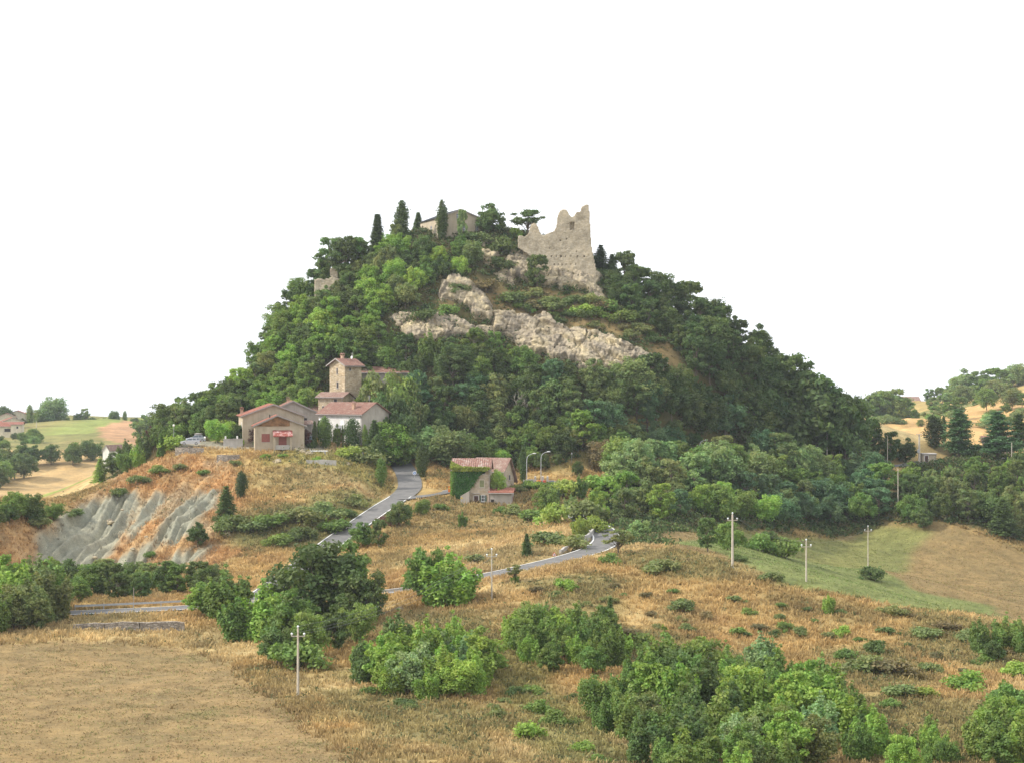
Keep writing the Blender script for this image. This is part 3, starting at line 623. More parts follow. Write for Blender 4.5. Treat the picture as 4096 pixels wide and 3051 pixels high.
# --- round the vine house and lamps
fill([(2180,1990),(2420,1960),(2420,2120),(2330,2160),(2200,2110),(2130,2060)], 12, ['round','shoots','bush'], ['mid green','fresh green','olive green','yellow green','dark green'], (70,110), 'on the bank right of the vine covered house', 60, 36, seed=14)
for a in [(1690,1850,150,'pale green',1.2),(1790,1870,165,'olive green',1.3),(1890,1880,150,'mid green',1.2),(1620,1800,110,'olive green',1.1),(1750,1800,130,'pale green',1.1),(1960,1860,120,'mid green',1.0),(2010,1880,90,'fresh green',0.9)]:
    plant('round', a[0], a[1], a[2], a[3], a[4], 'between the climbing road and the vine covered house')
for a in [(2130,1870,95,'mid green',0.9),(2090,1890,75,'dark green',0.6),(2230,1860,60,'dark green',1.0),(2170,1880,70,'deep green',1),(2420,1890,140,'brownish',1.0),(2480,1900,120,'mid green',1.1),(2310,1900,60,'dark green',0.8)]:
    plant('round', a[0], a[1], a[2], a[3], a[4], 'round the pair of street lamps')
# village planting
V_ = 'beside the white house'
plant('cypress', 1300, 1768, 108, 'mid green', 1.5, label='broad fresh green cypress in front of the white house', var=1, Y=419)
plant('clipped', 1410, 1766, 100, 'deep green', 1.0, label='dark clipped domed evergreen in front of the white house', Y=419)
plant('cypress', 1259, 1774, 92, 'dark green', 0.8, label='slim cypress right beside the pale blue car', var=0, Y=418)
plant('cypress', 1276, 1764, 90, 'blackish green', 0.7, label='very dark slim cypress under the white globe lamp', var=0, Y=426)
plant('bush', 1250, 1780, 28, 'dark green', 0.9, label='small dark bush at the foot of the slim cypress', Y=417)
plant('round', 1350, 1766, 76, 'mid green', 0.5, label='loose green tree between the broad cypress and the domed evergreen', Y=420)
plant('cypress', 1371, 1768, 72, 'dark green', 0.4, label='thin cypress touching the left side of the domed evergreen', var=0, Y=419)
plant('cypress', 1460, 1790, 95, 'mid green', 0.9, label='narrow cypress at the right corner of the white house', var=0, Y=418)
plant('spruce', 1497, 1800, 125, 'deep green', 1.0, label='dark spruce in front of the grey gable of the white house', var=1, Y=417)
plant('cypress', 1508, 1850, 118, 'dark green', 1.2, label='bushy cypress leaning over the top of the climbing road', var=1, Y=410)
plant('cypress', 1524, 1940, 112, 'mid green', 1.35, label='bushy green cypress on the verge left of the climbing road', var=1)
plant('cypress', 1690, 1905, 140, 'deep green', 1.1, label='dark cypress beside the round blue road sign', var=1)
plant('cypress', 1676, 1895, 110, 'dark green', 0.9, label='smaller cypress just behind the round blue road sign', var=0)
plant('cypress', 2092, 1930, 150, 'deep green', 0.9, label='dark cypress left of the pair of street lamps', var=0)
plant('round', 1560, 1780, 130, 'mid green', 1.1, 'at the head of the climbing road'); plant('round', 1610, 1790, 110, 'olive green', 1.0, 'at the head of the climbing road'); plant('round', 1575, 1800, 90, 'purple brown', 0.8, label='purple brown leaved tree at the head of the climbing road')
plant('round', 1013, 1776, 85, 'purple brown', 0.75, label='purple leaved tree against the left corner of the porch house', Y=413)
plant('round', 1212, 1776, 82, 'purple brown', 0.8, label='purple leaved tree against the right corner of the porch house', Y=416)
plant('round', 950, 1778, 88, 'deep green', 0.75, label='dark round tree at the end of the white parapet', Y=414)
plant('bush', 985, 1782, 45, 'fresh green', 0.9, label='yellowish bush under the purple tree by the parapet', Y=413)
plant('shoots', 1180, 1780, 62, 'mid green', 1.2, label='leafy shrub right of the tiled entrance canopy', Y=412)
for i, a in enumerate([(1032,22,'deep green','small dark ball bush under the red shuttered window'),(1085,24,'mid green','low bush left of the entrance canopy posts'),(1190,26,'fresh green','low spreading bush right of the entrance canopy')]):
    plant('bush', a[0], 1783+6*(i > 0), a[1], a[2], 1.1, label=a[3], Y=411)
plant('bush', 1450, 1845, 70, 'olive green', 1.4, label='wide olive bush at the right end of the village terrace', Y=405); plant('bush', 1395, 1830, 50, 'yellow green', 1.3, label='yellowish bush on the village terrace edge', Y=404)
plant('round', 870, 1770, 100, 'fresh green', 1.1, 'behind the parking area'); plant('round', 800, 1758, 115, 'mid green', 1.1, 'behind the parking area'); plant('round', 910, 1765, 90, 'yellow green', 1.0, 'behind the parking area')
plant('bush', 690, 1778, 42, 'yellow green', 1.0, label='bright yellow green bush at the nose of the silver car', Y=410)
fill([(420,1930),(480,1850),(560,1800),(680,1770),(700,1800),(600,1850),(520,1900)], 13, ['round','shoots','spruce'], ['mid green','dark green','fresh green'], (70,120), 'down the left end of the village ridge', 46, 34, seed=15)
plant('spruce', 400, 1930, 100, 'fresh green', 1.2, label='light green conifer in front of the little white gable', var=1); plant('round', 600, 1760, 60, 'purple brown', 0.9, label='small reddish tree on the ridge left of the cars')
plant('spruce', 905, 2080, 140, 'dark green', 1.3, label='spreading spruce on the edge of the grey clay slope', var=1); plant('cypress', 965, 1990, 110, 'blackish green', 1.5, label='blackish conifer just above the spreading spruce', var=1)
plant('round', 790, 2180, 100, 'dark green', 1.0, label='round dark tree low on the grey clay slope'); plant('bush', 920, 2130, 80, 'dark green', 1.2, label='dark bush at the foot of the spreading spruce')
for a in [(1480,1660,1512,'mid green'),(1515,1660,1472,'olive green'),(1560,1665,1478,'mid green'),(1445,1665,1572,'dark green'),(1605,1665,1512,'olive green'),(1650,1670,1510,'dark green'),(1540,1690,1560,'dark green'),(1490,1690,1590,'mid green'),(1590,1700,1580,'deep green')]:
    plant('round', a[0], a[1], a[1]-a[2], a[3], 0.62, 'in front of the long stone wing', Y=437-(a[1]-1660)*0.2)
for a in [(1550,1790,1680,'fresh green'),(1590,1790,1690,'mid green'),(1530,1790,1700,'olive green')]:
    plant('round', a[0], a[1], a[1]-a[2], a[3], 1.2, 'against the right end of the white house', Y=424)
plant('round', 1992, 2008, 140, 'fresh green', 0.55, label='bright leafy tree growing against the rear block of the vine covered house', Y=386.5)
# hilltop
plant('oak', 1380, 1130, 190, 'dark green', 0.95, label='large spreading oak above the low ruined wall on the left shoulder', var=0, Y=478)
plant('oak', 1335, 1160, 215, 'dark green', 1.0, label='tall oak at the left end of the shoulder group, over the curved wall', var=2, Y=479)
plant('oak', 1425, 1120, 175, 'mid green', 0.9, label='oak between the largest shoulder oak and the spire spruce', var=1, Y=480)
plant('oak', 1300, 1150, 110, 'dark green', 0.9, label='smaller oak over the curved ruined wall', var=1, Y=478)
plant('oak', 1455, 1090, 130, 'dark green', 0.85, label='loose oak beside the tall spire shaped spruce', var=2, Y=480)
plant('spruce', 1510, 1010, 156, 'deep green', 1.25, label='spire shaped spruce on the left shoulder of the hilltop', var=2, Y=488)
plant('cypress', 1608, 955, 155, 'deep green', 1.5, label='broad based cypress left of the dark roofed house', var=0, Y=488)
plant('round', 1585, 950, 75, 'olive green', 0.8, label='light tree around the foot of the broad based cypress', Y=486)
plant('spruce', 1673, 900, 52, 'dark green', 1.4, label='small conifer peeping over the eave of the hilltop house', var=0, Y=505)
plant('cypress', 1768, 915, 118, 'deep green', 1.15, label='dark cypress in front of the dark roofed house', var=0, Y=486)
plant('oak', 1850, 935, 100, 'pale green', 0.42, label='pale leafy tree against the gable of the hilltop house', Y=484)
plant('round', 1962, 925, 120, 'dark green', 1.05, label='round dark tree right of the hilltop house', Y=490, var=1)
plant('sparse', 2112, 942, 108, 'dark green', 1.3, label='thin open crowned tree left of the castle ruin', var=0, Y=492)
plant('bush', 2062, 948, 38, 'fresh green', 1.0, label='small fresh green bush left of the open crowned tree', Y=490)
plant('spruce', 2403, 1090, 112, 'deep green', 1.5, label='dark spruce right behind the castle wall', var=1, Y=488); plant('spruce', 2448, 1105, 90, 'dark green', 1.4, label='second spruce down the slope from the castle wall', var=0, Y=488)
plant('oak', 2150, 1180, 165, 'dark green', 0.85, label='bushy tree growing on the crag in front of the castle wall', var=1, Y=474)
# dead tree and landmark trees
plant('dead', 2085, 1700, 150, label='bleached leafless tree standing in the dark wood')
fill([(1880,1760),(2050,1740),(2320,1750),(2440,1790),(2260,1835),(2020,1825),(1900,1800)], 15, ['round','round','oak'], ['dark green','olive green','mid green','deep green'], (95,130), 'at the foot of the dark wood above the street lamps', 62, 34, seed=33)
plant('oak', 2330, 1800, 170, 'fresh green', 1.0, label='bright green tree in front of the dark wood', var=0); plant('oak', 2290, 1770, 130, 'mid green', 0.8, label='green tree just left of the bright one before the dark wood', var=2)
# right side
plant('oak', 3395, 1825, 255, 'deep green', 0.9, label='big dark oak at the right end of the hill foot', var=0); plant('oak', 3480, 1835, 165, 'deep green', 0.9, label='dark oak beyond the big oak, above the lane', var=1); plant('oak', 3560, 1850, 130, 'deep green', 0.9, label='low dark tree where the lane leaves the hill', var=2); plant('round', 3625, 1850, 105, 'deep green', 1.1, label='rounded dark tree left of the concrete pole by the lane')
plant('cypress', 3735, 1845, 190, 'blackish green', 2.0, label='broad dark conifer right of the concrete pole', var=1, Y=500); plant('cypress', 3775, 1845, 185, 'deep green', 0.9, label='narrow cypress against the broad dark conifer', var=0, Y=505)
plant('cedar', 3835, 1860, 230, 'blue green', 0.95, label='cedar with flat shelves, second conifer from the concrete pole', var=0, Y=495); plant('cedar', 3990, 1880, 240, 'blue green', 1.1, label='widest flat shelved cedar near the right edge', var=1, Y=492); plant('cedar', 4075, 1860, 210, 'deep green', 0.8, label='dark cedar at the picture edge', var=0, Y=505)
fill([(3800,1900),(4120,1890),(4120,1950),(3780,1960)], 7, ['round','shoots'], ['mid green','dark green','fresh green'], (80,110), 'directly under the cedars', 60, 34, seed=16)
plant('round', 3690, 2110, 90, 'dark green', 1.2, 'at the upper rim of the green bowl'); plant('round', 3650, 2080, 110, 'mid green', 1.1, 'at the upper rim of the green bowl')
plant('round', 3640, 1960, 120, 'mid green', 1.2, 'beside the lane bend'); plant('bush', 3495, 2320, 62, 'dark green', 1.1, label='lone dark bush in the middle of the green bowl')
plant('spruce', 4010, 2140, 150, 'dark green', 1.6, label='layered dark tree on the right rim of the bowl', var=1)
# lower slope trees
plant('oak', 2830, 2205, 140, 'dark green', 0.9, label='round dark tree left behind the tall double armed pole', var=1); plant('round', 2910, 2200, 120, 'mid green', 1.0, label='mid green tree right behind the tall double armed pole')
fill([(2950,2190),(3100,2230),(3190,2260),(3150,2210),(3000,2150)], 5, ['bush','round'], ['dark green','mid green'], (70,90), 'in the hedge running down to the bowl', 44, 24, wide=1.1, seed=17)
plant('sparse', 2475, 2220, 110, 'olive green', 1.2, label='scraggy olive coloured tree by the hairpin bend', var=1); plant('round', 2560, 2160, 85, 'pale green', 1.2, label='pale rounded tree above the hairpin bend'); plant('sparse', 2060, 2330, 75, 'olive green', 1.0, label='thin small tree at the roadside in mid slope', var=0)
for a in [(1170,2590,250,'round','mid green',1.0),(1280,2500,350,'round','dark green',1.1),(1380,2480,330,'round','mid green',1.0),(1450,2500,230,'round','dark green',1.0),(1050,2560,250,'shoots','fresh green',1.2),(960,2560,200,'shoots','mid green',1.1),(1230,2640,200,'round','mid green',0.9),(1340,2600,190,'round','dark green',0.9),(1110,2660,160,'round','dark green',1.0),(1430,2570,170,'round','mid green',0.9),(900,2470,220,'shoots','mid green',1.2),(1180,2680,120,'bush','mid green',1.2)]:
    plant(a[3], a[0], a[1], a[2], a[4], a[5], 'in the big roadside grove behind the nearest pole')
for a in [(815,2460,140,'fresh green',1.4)]: plant('round', a[0], a[1], a[2], a[3], a[4], label='bright round tree at the left tip of the roadside grove')
for a in [(1700,2420,240,'round','mid green',0.8),(1800,2420,240,'shoots','fresh green',1.3),(1760,2400,180,'round','dark green',0.9),(1850,2390,110,'round','mid green',0.8)]:
    plant(a[3], a[0], a[1], a[2], a[4], a[5], 'in the clump where the lower road passes')
plant('oak', 1515, 2190, 120, 'dark green', 0.85, label='dark round tree below the fork of the road', var=0); plant('round', 1600, 2110, 0.1+110, 'dark green', 1.1, label='round bush like tree right at the road fork', var=2); plant('round', 1690, 2060, 70, 'mid green', 1.0, label='small tree right of the one at the road fork'); plant('round', 1450, 2190, 110, 'mid green', 1.1, label='green tree on the inner side of the climbing road'); plant('bush', 1560, 2100, 60, 'purple brown', 1.0, label='purple leaved bush by the climbing road')
plant('shoots', 1850, 2110, 75, 'mid green', 0.7, label='slim young tree alone on the grass below the vine house'); plant('spruce', 2107, 2225, 95, 'dark green', 1.2, label='small conifer on the grass above the warning sign', var=0); plant('spruce', 2440, 2500, 115, 'dark green', 1.0, label='small dark spruce alone on the dry slope', var=0)
plant('shoots', 3315, 2450, 82, 'fresh green', 1.0, label='small bright tree alone on the dry slope, right side'); plant('shoots', 2060, 2330, 40, 'mid green', 1.2, 'beside the guard rail')
# left tree belt
fill([(-40,2540),(-40,2430),(200,2440),(240,2500),(100,2540)], 11, ['shoots','round'], ['mid green','fresh green','olive green','mid green'], (180,260), 'in the clump at the left edge beside the lower road', 44, 26, wide=0.95, seed=18)
fill([(240,2415),(500,2400),(820,2395),(900,2400),(860,2360),(560,2350),(200,2370),(-60,2380),(-60,2420)], 26, ['round','round','oak'], ['dark green','mid green','olive green','dark green'], (95,145), 'in the tree belt along the lower road', 44, 18, wide=1.15, seed=19)
plant('shoots', 405, 2290, 60, 'yellow green', 1.0, label='thin yellow green sapling at the foot of the clay slope')
# foreground thickets
fill([(1400,2700),(1560,2640),(1800,2640),(1960,2720),(1940,2800),(1700,2800),(1480,2760)], 26, ['shoots','shoots','round'], ['mid green','fresh green','dark green','silvery green','fresh green'], (130,230), 'in the thicket right of the nearest pole', 52, 28, seed=20)
plant('shoots', 1710, 2700, 250, 'fresh green', 0.85, label='tallest pointed tree of the thicket right of the nearest pole', var=0)
fill([(2040,2570),(2200,2540),(2420,2560),(2500,2640),(2380,2700),(2200,2690),(2060,2640)], 22, ['shoots','round','shoots'], ['fresh green','mid green','mid green'], (110,180), 'in the thicket in the middle of the dry slope', 50, 26, seed=21)
fill([(2350,2860),(2560,2760),(2900,2720),(3250,2760),(3460,2900),(3500,3051),(3400,3140),(2700,3140),(2500,3030)], 62, ['shoots','shoots','round'], ['fresh green','mid green','fresh green','dark green','mid green','mid green','fresh green','olive green','mid green','silvery green','fresh green','mid green','dark green'], (150,270), 'in the largest thicket of the lower slope', 62, 34, seed=22)
fill([(3560,3040),(3720,2980),(3850,3051),(3800,3110),(3560,3110)], 6, ['shoots','round'], ['fresh green','mid green'], (110,180), 'right of the largest thicket', 62, 36, seed=23)
fill([(3900,2960),(4100,2900),(4130,3080),(3980,3100)], 11, ['shoots','round'], ['mid green','fresh green'], (150,230), 'in the corner clump at the lower right', 52, 32, seed=24)
fill([(3880,2600),(4110,2560),(4110,2640),(3980,2650)], 6, ['shoots','round'], ['mid green','dark green'], (90,150), 'at the right edge below the bowl', 52, 30, seed=25)
# far trees (left hill, right hill)
for a in [(210,1690,110,'round','pale green',1.1),(120,1710,95,'cypress','mid green',1.2),(160,1720,90,'round','mid green',1.0),(170,1690,75,'cypress','dark green',1.0),(200,1735,70,'round','dark green',1.2),(265,1720,55,'round','mid green',1.1),(235,1705,60,'round','mid green',1.1),(315,1700,50,'round','dark green',1.2),(340,1690,60,'oak','pale green',0.9),(420,1690,22,'round','mid green',1.3),(455,1688,50,'round','dark green',1.0),(500,1688,48,'cypress','mid green',1.2),(540,1690,22,'bush','dark green',1.1),(90,1730,60,'round','mid green',1.3),(60,1760,45,'round','mid green',1.4),(130,1775,40,'round','dark green',1.4),(20,1780,50,'round','dark green',1.3),(12,1655,35,'round','dark green',1.3),(375,1690,25,'bush','dark green',1.4)]:
    plant(a[3], a[0], a[1], a[2], a[4], a[5], 'on the far hill with the red roofed houses', Y=1060 if a[1] < 1740 else 960)
fill([(-30,1960),(-30,1880),(100,1850),(380,1840),(400,1850),(120,1900)], 13, ['round','round'], ['dark green','mid green','dark green'], (75,105), 'in the hedge above the far ploughed field', 40, 14, wide=1.15, seed=26, group=None)
fill([(-30,2120),(-30,2040),(110,2060),(240,2080),(160,2110)], 7, ['round'], ['dark green','mid green'], (65,110), 'behind the crest at the left edge', 44, 22, wide=1.1, seed=27)
for a in [(3480,1650,60),(3520,1640,75),(3560,1640,90),(3600,1640,60),(3540,1690,60),(3720,1612,60),(3760,1610,65),(3790,1612,75),(3830,1600,85),(3850,1560,90),(3880,1590,90),(3920,1560,80),(3950,1590,90),(3980,1550,80),(4020,1560,85),(4050,1540,80),(4090,1530,80),(3620,1690,55),(3660,1695,50),(3740,1690,70),(3830,1680,50),(3900,1650,50),(3960,1670,60),(3600,1690,45),(3540,1700,50),(4030,1690,50),(4075,1580,60)]:
    plant('round' if a[0] % 20 else 'oak', a[0], a[1], a[2], ['mid green','olive green','pale green','dark green'][a[0] % 4], 1.15, 'on the far sunlit hill to the right', Y=1010 if a[1] < 1630 else 900)
# bushes over the dry slope
def bushes(lst, place):
    for u, v, h, t, wd in lst: plant('bush', u, v, h, t, wd, place)
bushes([(2640,2290,60,'olive green',1.6),(2440,2250,45,'mid green',1.3),(2260,2360,50,'fresh green',1.2),(2140,2370,30,'brownish',1.4),(3080,2320,38,'olive green',1.6),(2950,2240,30,'dark green',1.6),(2730,2440,48,'olive green',1.6),(3140,2520,40,'mid green',1.2),(3200,2540,40,'olive green',1.2),(3370,2540,45,'fresh green',1.0),(3120,2480,30,'olive green',1.2),(2950,2540,38,'mid green',1.2),(2800,2590,50,'fresh green',1.0),(2560,2600,75,'mid green',1.3),(2680,2620,50,'dark green',1.6),(2500,2560,60,'brownish',1.6)], 'on the dry slope right of the small spruce')
bushes([(3560,2455,40,'olive green',1.9),(3620,2460,35,'brownish',1.5),(3780,2520,40,'brownish',1.9),(3700,2550,45,'olive green',2.0),(3880,2560,50,'olive green',1.7),(3460,2690,80,'olive green',1.5),(3560,2700,70,'brownish',1.6),(3380,2640,50,'mid green',1.4),(3500,2610,60,'dark green',1.2),(3870,2750,75,'fresh green',1.5),(3720,2690,45,'olive green',1.4),(3590,2790,60,'olive green',1.5),(3960,2640,50,'mid green',1.4),(4080,2700,60,'fresh green',1.5),(3700,2790,50,'yellow green',1.1),(3560,2830,40,'mid green',1.5)], 'among the scrub on the right of the dry slope')
bushes([(2150,2850,60,'mid green',1.1),(2230,2900,70,'mid green',1.2),(2110,2960,80,'fresh green',1.0),(2330,3010,50,'fresh green',1.5),(2060,2780,40,'dark green',1.4),(2400,3051,40,'mid green',1.4),(1990,2870,40,'olive green',1.4),(1620,2830,40,'dark green',1.6)], 'in the shallow gully of the foreground')
bushes([(1180,2090,70,'olive green',1.7),(1290,2060,60,'olive green',1.7),(1080,2110,60,'mid green',1.6),(1340,2130,60,'mid green',1.5),(1200,2160,60,'dark green',1.4),(1420,2020,50,'olive green',1.4),(1120,2180,50,'mid green',1.5),(1000,2130,50,'olive green',1.5),(1380,2070,45,'dark green',1.4)], 'on the green slope left of the climbing road')
bushes([(2060,2060,50,'olive green',1.3),(2130,2090,60,'mid green',1.3),(2200,2180,60,'olive green',1.6),(2290,2190,60,'olive green',1.5),(2000,2050,30,'mid green',1.2),(1760,2040,30,'mid green',1.3),(1900,2250,40,'olive green',1.4)], 'on the meadow below the vine covered house')
bushes([(2290,1220,45,'dark green',1.3),(2210,1240,60,'olive green',1.4),(2060,1215,55,'olive green',1.5),(2120,1250,40,'dark green',1.2),(2330,1260,50,'fresh green',1.4),(2420,1250,55,'mid green',1.5),(2500,1290,55,'mid green',1.5),(2240,1300,35,'dark green',1.2),(2560,1330,45,'olive green',1.4),(2380,1310,30,'olive green',1.5),(1950,1170,55,'brownish',1.3),(1840,1170,40,'dark green',1.5),(2000,1080,60,'dark green',1.2),(2020,1010,70,'dark green',1.1),(1900,970,45,'olive green',1.6),(1800,1260,45,'mid green',1.2),(2420,1100,30,'mid green',2.0),(2620,1370,40,'dark green',1.4),(2470,1200,70,'dark green',1.1),(1700,1290,60,'dark green',1.3)], 'on the rocky face under the castle wall')
bushes([(560,1930,35,'olive green',1.6),(640,1890,35,'mid green',1.5),(720,1880,30,'olive green',1.5),(810,1900,25,'mid green',1.4),(480,1980,35,'dark green',1.5),(300,2060,30,'dark green',1.8),(160,2110,45,'olive green',1.6),(1130,1830,18,'fresh green',1.6),(1060,1830,18,'fresh green',1.5),(1270,1840,18,'fresh green',1.4),(940,1860,22,'olive green',1.5),(600,2230,30,'mid green',1.2)], 'on the dry ridge below the village')
fill([(2020,1150),(2180,1200),(2360,1200),(2480,1250),(2600,1330),(2560,1370),(2400,1300),(2200,1270),(2020,1230)], 22, ['bush'], ['olive green','brownish','mid green','dark green'], (22,45), 'in the dry grass under the castle rock', 36, 20, wide=1.4, seed=48)
fill([(3680,1650),(3850,1600),(4000,1580),(4110,1560),(4110,1630),(3900,1650),(3750,1670)], 16, ['round','oak'], ['mid green','pale green','olive green'], (55,85), 'in the wood on the far right ridge', 36, 16, wide=1.2, seed=49)
# labels that single each plant out
ORD = ['first','second','third','fourth','fifth','sixth','seventh','eighth','ninth','tenth','eleventh','twelfth','thirteenth','fourteenth','fifteenth','sixteenth','seventeenth','eighteenth','nineteenth','twentieth']+['twenty-'+q_ for q_ in ('first','second','third','fourth','fifth','sixth','seventh','eighth','ninth')]+['thirtieth']+['thirty-'+q_ for q_ in ('first','second','third','fourth','fifth','sixth','seventh')]
def label_plants():
    fam = {}
    for p in PLANTS:
        nm, words = KIND[p['kind']]
        if p['label']: tag(p['root'], p['label'], 'bush' if p['kind'] == 'bush' else 'tree'); continue
        fam.setdefault((p['tone'], words, p['place']), []).append(p)
    for (tone, words, place), L in fam.items():
        L.sort(key=lambda q: q['u'])
        for i, p in enumerate(L):
            if len(L) == 1: s = '%s %s %s' % (tone, words, place)
            else: s = '%s %s from the left, %s %s' % (ORD[i], tone+' '+words, place, '')
            s = ' '.join(s.split()); ws = s.split()
            while len(s.split()) > 16:
                t_ = s
                for a_, b_ in ((' from the left,', ' from left,'), (' from left,', ' along,'), (' in the ', ' in '), (' on the ', ' on '), (' of the ', ' of '), (' right of ', ' beyond '), (' the ', ' ')):
                    if a_ in s: s = s.replace(a_, b_, 1); break
                if s == t_: break
            tag(p['root'], s, 'bush' if p['kind'] == 'bush' else 'tree', ('bushes ' if p['kind'] == 'bush' else 'trees ')+place)
fill([(-20,1765),(175,1750),(190,1785),(60,1800),(-20,1805)], 9, ['round'], ['mid green','dark green','pale green'], (34,55), 'below the houses of the far village', 24, 10, wide=1.2, seed=41)
fill([(3430,1760),(3480,1700),(3760,1720),(4096,1700),(4096,1640),(3900,1660),(3700,1650),(3560,1650),(3500,1690)], 22, ['bush','bush','round'], ['olive green','pale green','mid green'], (22,42), 'scattered over the far sunlit slope', 40, 16, wide=1.3, seed=42)
bushes([(2105,1955,40,'mid green',1.3),(2135,1958,36,'fresh green',1.3),(2165,1952,32,'dark green',1.3),(2200,1955,34,'mid green',1.4),(2080,1965,30,'olive green',1.2)], 'in the hedge in front of the pointed concrete posts')
fill([(2050,2400),(2500,2330),(3000,2400),(3500,2460),(4096,2620),(4096,2760),(3500,2600),(3000,2560),(2400,2500)], 34, ['bush'], ['olive green','brownish','mid green','dark green'], (16,34), 'dotted over the open dry slope', 70, 34, wide=1.5, seed=43)
fill([(1500,2560),(1900,2560),(2300,2780),(2300,2900),(1800,2860),(1300,2800)], 18, ['bush'], ['olive green','mid green','dark green'], (20,40), 'low in the grass around the nearest pole', 60, 34, wide=1.4, seed=44)
label_plants()
print('PLANTS', len(PLANTS), 'trees', sum(p['kind'] != 'bush' for p in PLANTS), 'maxwords', max(len(p['root']['label'].split()) for p in PLANTS))
# ------------------------------------------------------------------ ground growth nobody could count
def in_view(x, y, m=8): return np.abs(x) < 0.275*y+m
def scatter(n, y0, y1, prob, seed, xm=135):
    rng = np.random.default_rng(seed); x = rng.uniform(-xm, xm, n); y = rng.uniform(y0, y1, n)
    k = in_view(x, y) & (rng.random(n) < bil(prob, RX0, RY0, RD, x, y)) & (ROADDIST(x, y) > 0.9); return x[k], y[k], rng
def undergrowth():
    x, y, rng = scatter(52000, 250, 505, WOODM, 5); z = H(x, y); n = len(x); V = []; T = []
    m = 30
    d = rng.normal(size=(n, m, 3)); d /= np.linalg.norm(d, axis=2)[..., None]; d[..., 2] = np.abs(d[..., 2])
    r = (0.7+1.1*rng.random(n))[:, None, None]; p = np.stack([x, y, z], 1)[:, None]+d*r*np.array([1, 1, 0.9])*(0.6+0.5*rng.random((n, m, 1)))
    nn = d*0.7+rng.normal(size=d.shape)*0.5; nn /= np.linalg.norm(nn, axis=2)[..., None]
    t = np.cross(nn, rng.normal(size=d.shape)); t /= np.linalg.norm(t, axis=2)[..., None]; b = np.cross(nn, t); s = 0.26*(0.6+0.8*rng.random((n, m, 1)))
    V = np.stack([p-t*s, p-b*s*.65, p+t*s, p+b*s*.65], 2).reshape(-1, 3)
    base = np.array([(0.075, 0.12, 0.04), (0.11, 0.15, 0.05), (0.055, 0.09, 0.035), (0.13, 0.12, 0.055)])[rng.integers(0, 4, n)]
    base = base*(0.8+0.4*rng.random((n, 1))); base = np.repeat(base, m*4, 0)*np.repeat(0.8+0.4*rng.random(n*m), 4)[:, None]
    o = mesh_np('undergrowth', V, qf(len(V)), M_GROWTH, base); tag(o, 'low leafy undergrowth filling the woods between the trees', 'undergrowth', kind='stuff'); print('undergrowth', n)
def m_growth():
    m, nt, b = newmat('growth', 0.8, 0.15); vc = N(nt, 'ShaderNodeVertexColor', layer_name='Col'); nt.links.new(vc.outputs['Color'], b.inputs['Base Color'])
    tr = N(nt, 'ShaderNodeBsdfTranslucent'); nt.links.new(vc.outputs['Color'], tr.inputs['Color']); ms = N(nt, 'ShaderNodeMixShader'); ms.inputs[0].default_value = 0.25
    nt.links.new(b.outputs[0], ms.inputs[1]); nt.links.new(tr.outputs[0], ms.inputs[2]); nt.links.new(ms.outputs[0], nt.nodes['Material Output'].inputs['Surface']); return m
M_GROWTH = m_growth()
undergrowth()
def blades(x, y, rng, h0, h1, wd, colf, nb=4, lean=0.35):
    z = H(x, y); n = len(x); k = nb
    off = rng.normal(size=(n, k, 2))*0.16; hgt = (h0+(h1-h0)*rng.random((n, 1)))*(0.7+0.5*rng.random((n, k)))
    a = rng.random((n, k))*6.283; w_ = wd*(0.6+0.8*rng.random((n, k)))
    bx = x[:, None]+off[..., 0]; by = y[:, None]+off[..., 1]; bz = np.repeat(z[:, None], k, 1)-(0.06 if h1 > 0.3 else 0.02)
    dx, dy = np.cos(a)*w_, np.sin(a)*w_; lx = rng.normal(size=(n, k))*lean*hgt; ly = rng.normal(size=(n, k))*lean*hgt
    V = np.stack([np.stack([bx-dx, by-dy, bz], -1), np.stack([bx+dx, by+dy, bz], -1), np.stack([bx+lx+dx*.5, by+ly+dy*.5, bz+hgt], -1), np.stack([bx+lx-dx*.5, by+ly-dy*.5, bz+hgt*.92], -1)], 2).reshape(-1, 3)
    c = colf(x, y, rng); c = np.repeat(c, k*4, 0)*np.tile(np.array([0.8, 0.8, 1.15, 1.15]), n*k)[:, None]*np.repeat(0.8+0.4*rng.random(n*k), 4)[:, None]
    return V, np.clip(c, 0, 1)
def drycol(x, y, rng):
    c = ground_colour(x, y); n = (fbm(x*0.5, y*0.5, s=91)*0.5+0.5)[:, None]; return c*(0.85+0.55*n)*np.array([1.08, 1.04, 0.95])
P_ = np.clip(TUFT, 0, 1)*(1-WOODM*0.8)*np.clip(0.35+0.9*sstep(0.25, 0.6, n2), 0, 1)
x, y, rng = scatter(210000, 165, 345, P_, 11, 105); V1, c1 = blades(x, y, rng, 0.22, 0.75, 0.075, drycol)
x, y, rng = scatter(90000, 345, 440, P_*0.9, 12, 130); V2, c2 = blades(x, y, rng, 0.3, 0.75, 0.11, drycol, 3)
SB = np.clip(bare+(TUFT < 0.02)*(WOODM < 0.2)*(clay < 0.1)*(yard < 0.1), 0, 1)
x, y, rng = scatter(420000, 165, 440, SB*np.clip(n2*1.5-0.2, 0.1, 1), 17, 110); V3, c3 = blades(x, y, rng, 0.07, 0.2, 0.055, lambda x, y, r: ground_colour(x, y)*(0.9+0.5*r.random((len(x), 1)))*np.where(r.random((len(x), 1)) < 0.3, np.array([[0.75, 1.0, 0.7]]), 1.1), 2, 0.9)
V = np.concatenate([V1, V2, V3]); tag(mesh_np('dry_grass', V, qf(len(V)), M_GROWTH, np.concatenate([c1, c2, c3])), 'tall sun bleached grass covering the open slopes', 'grass', kind='stuff')
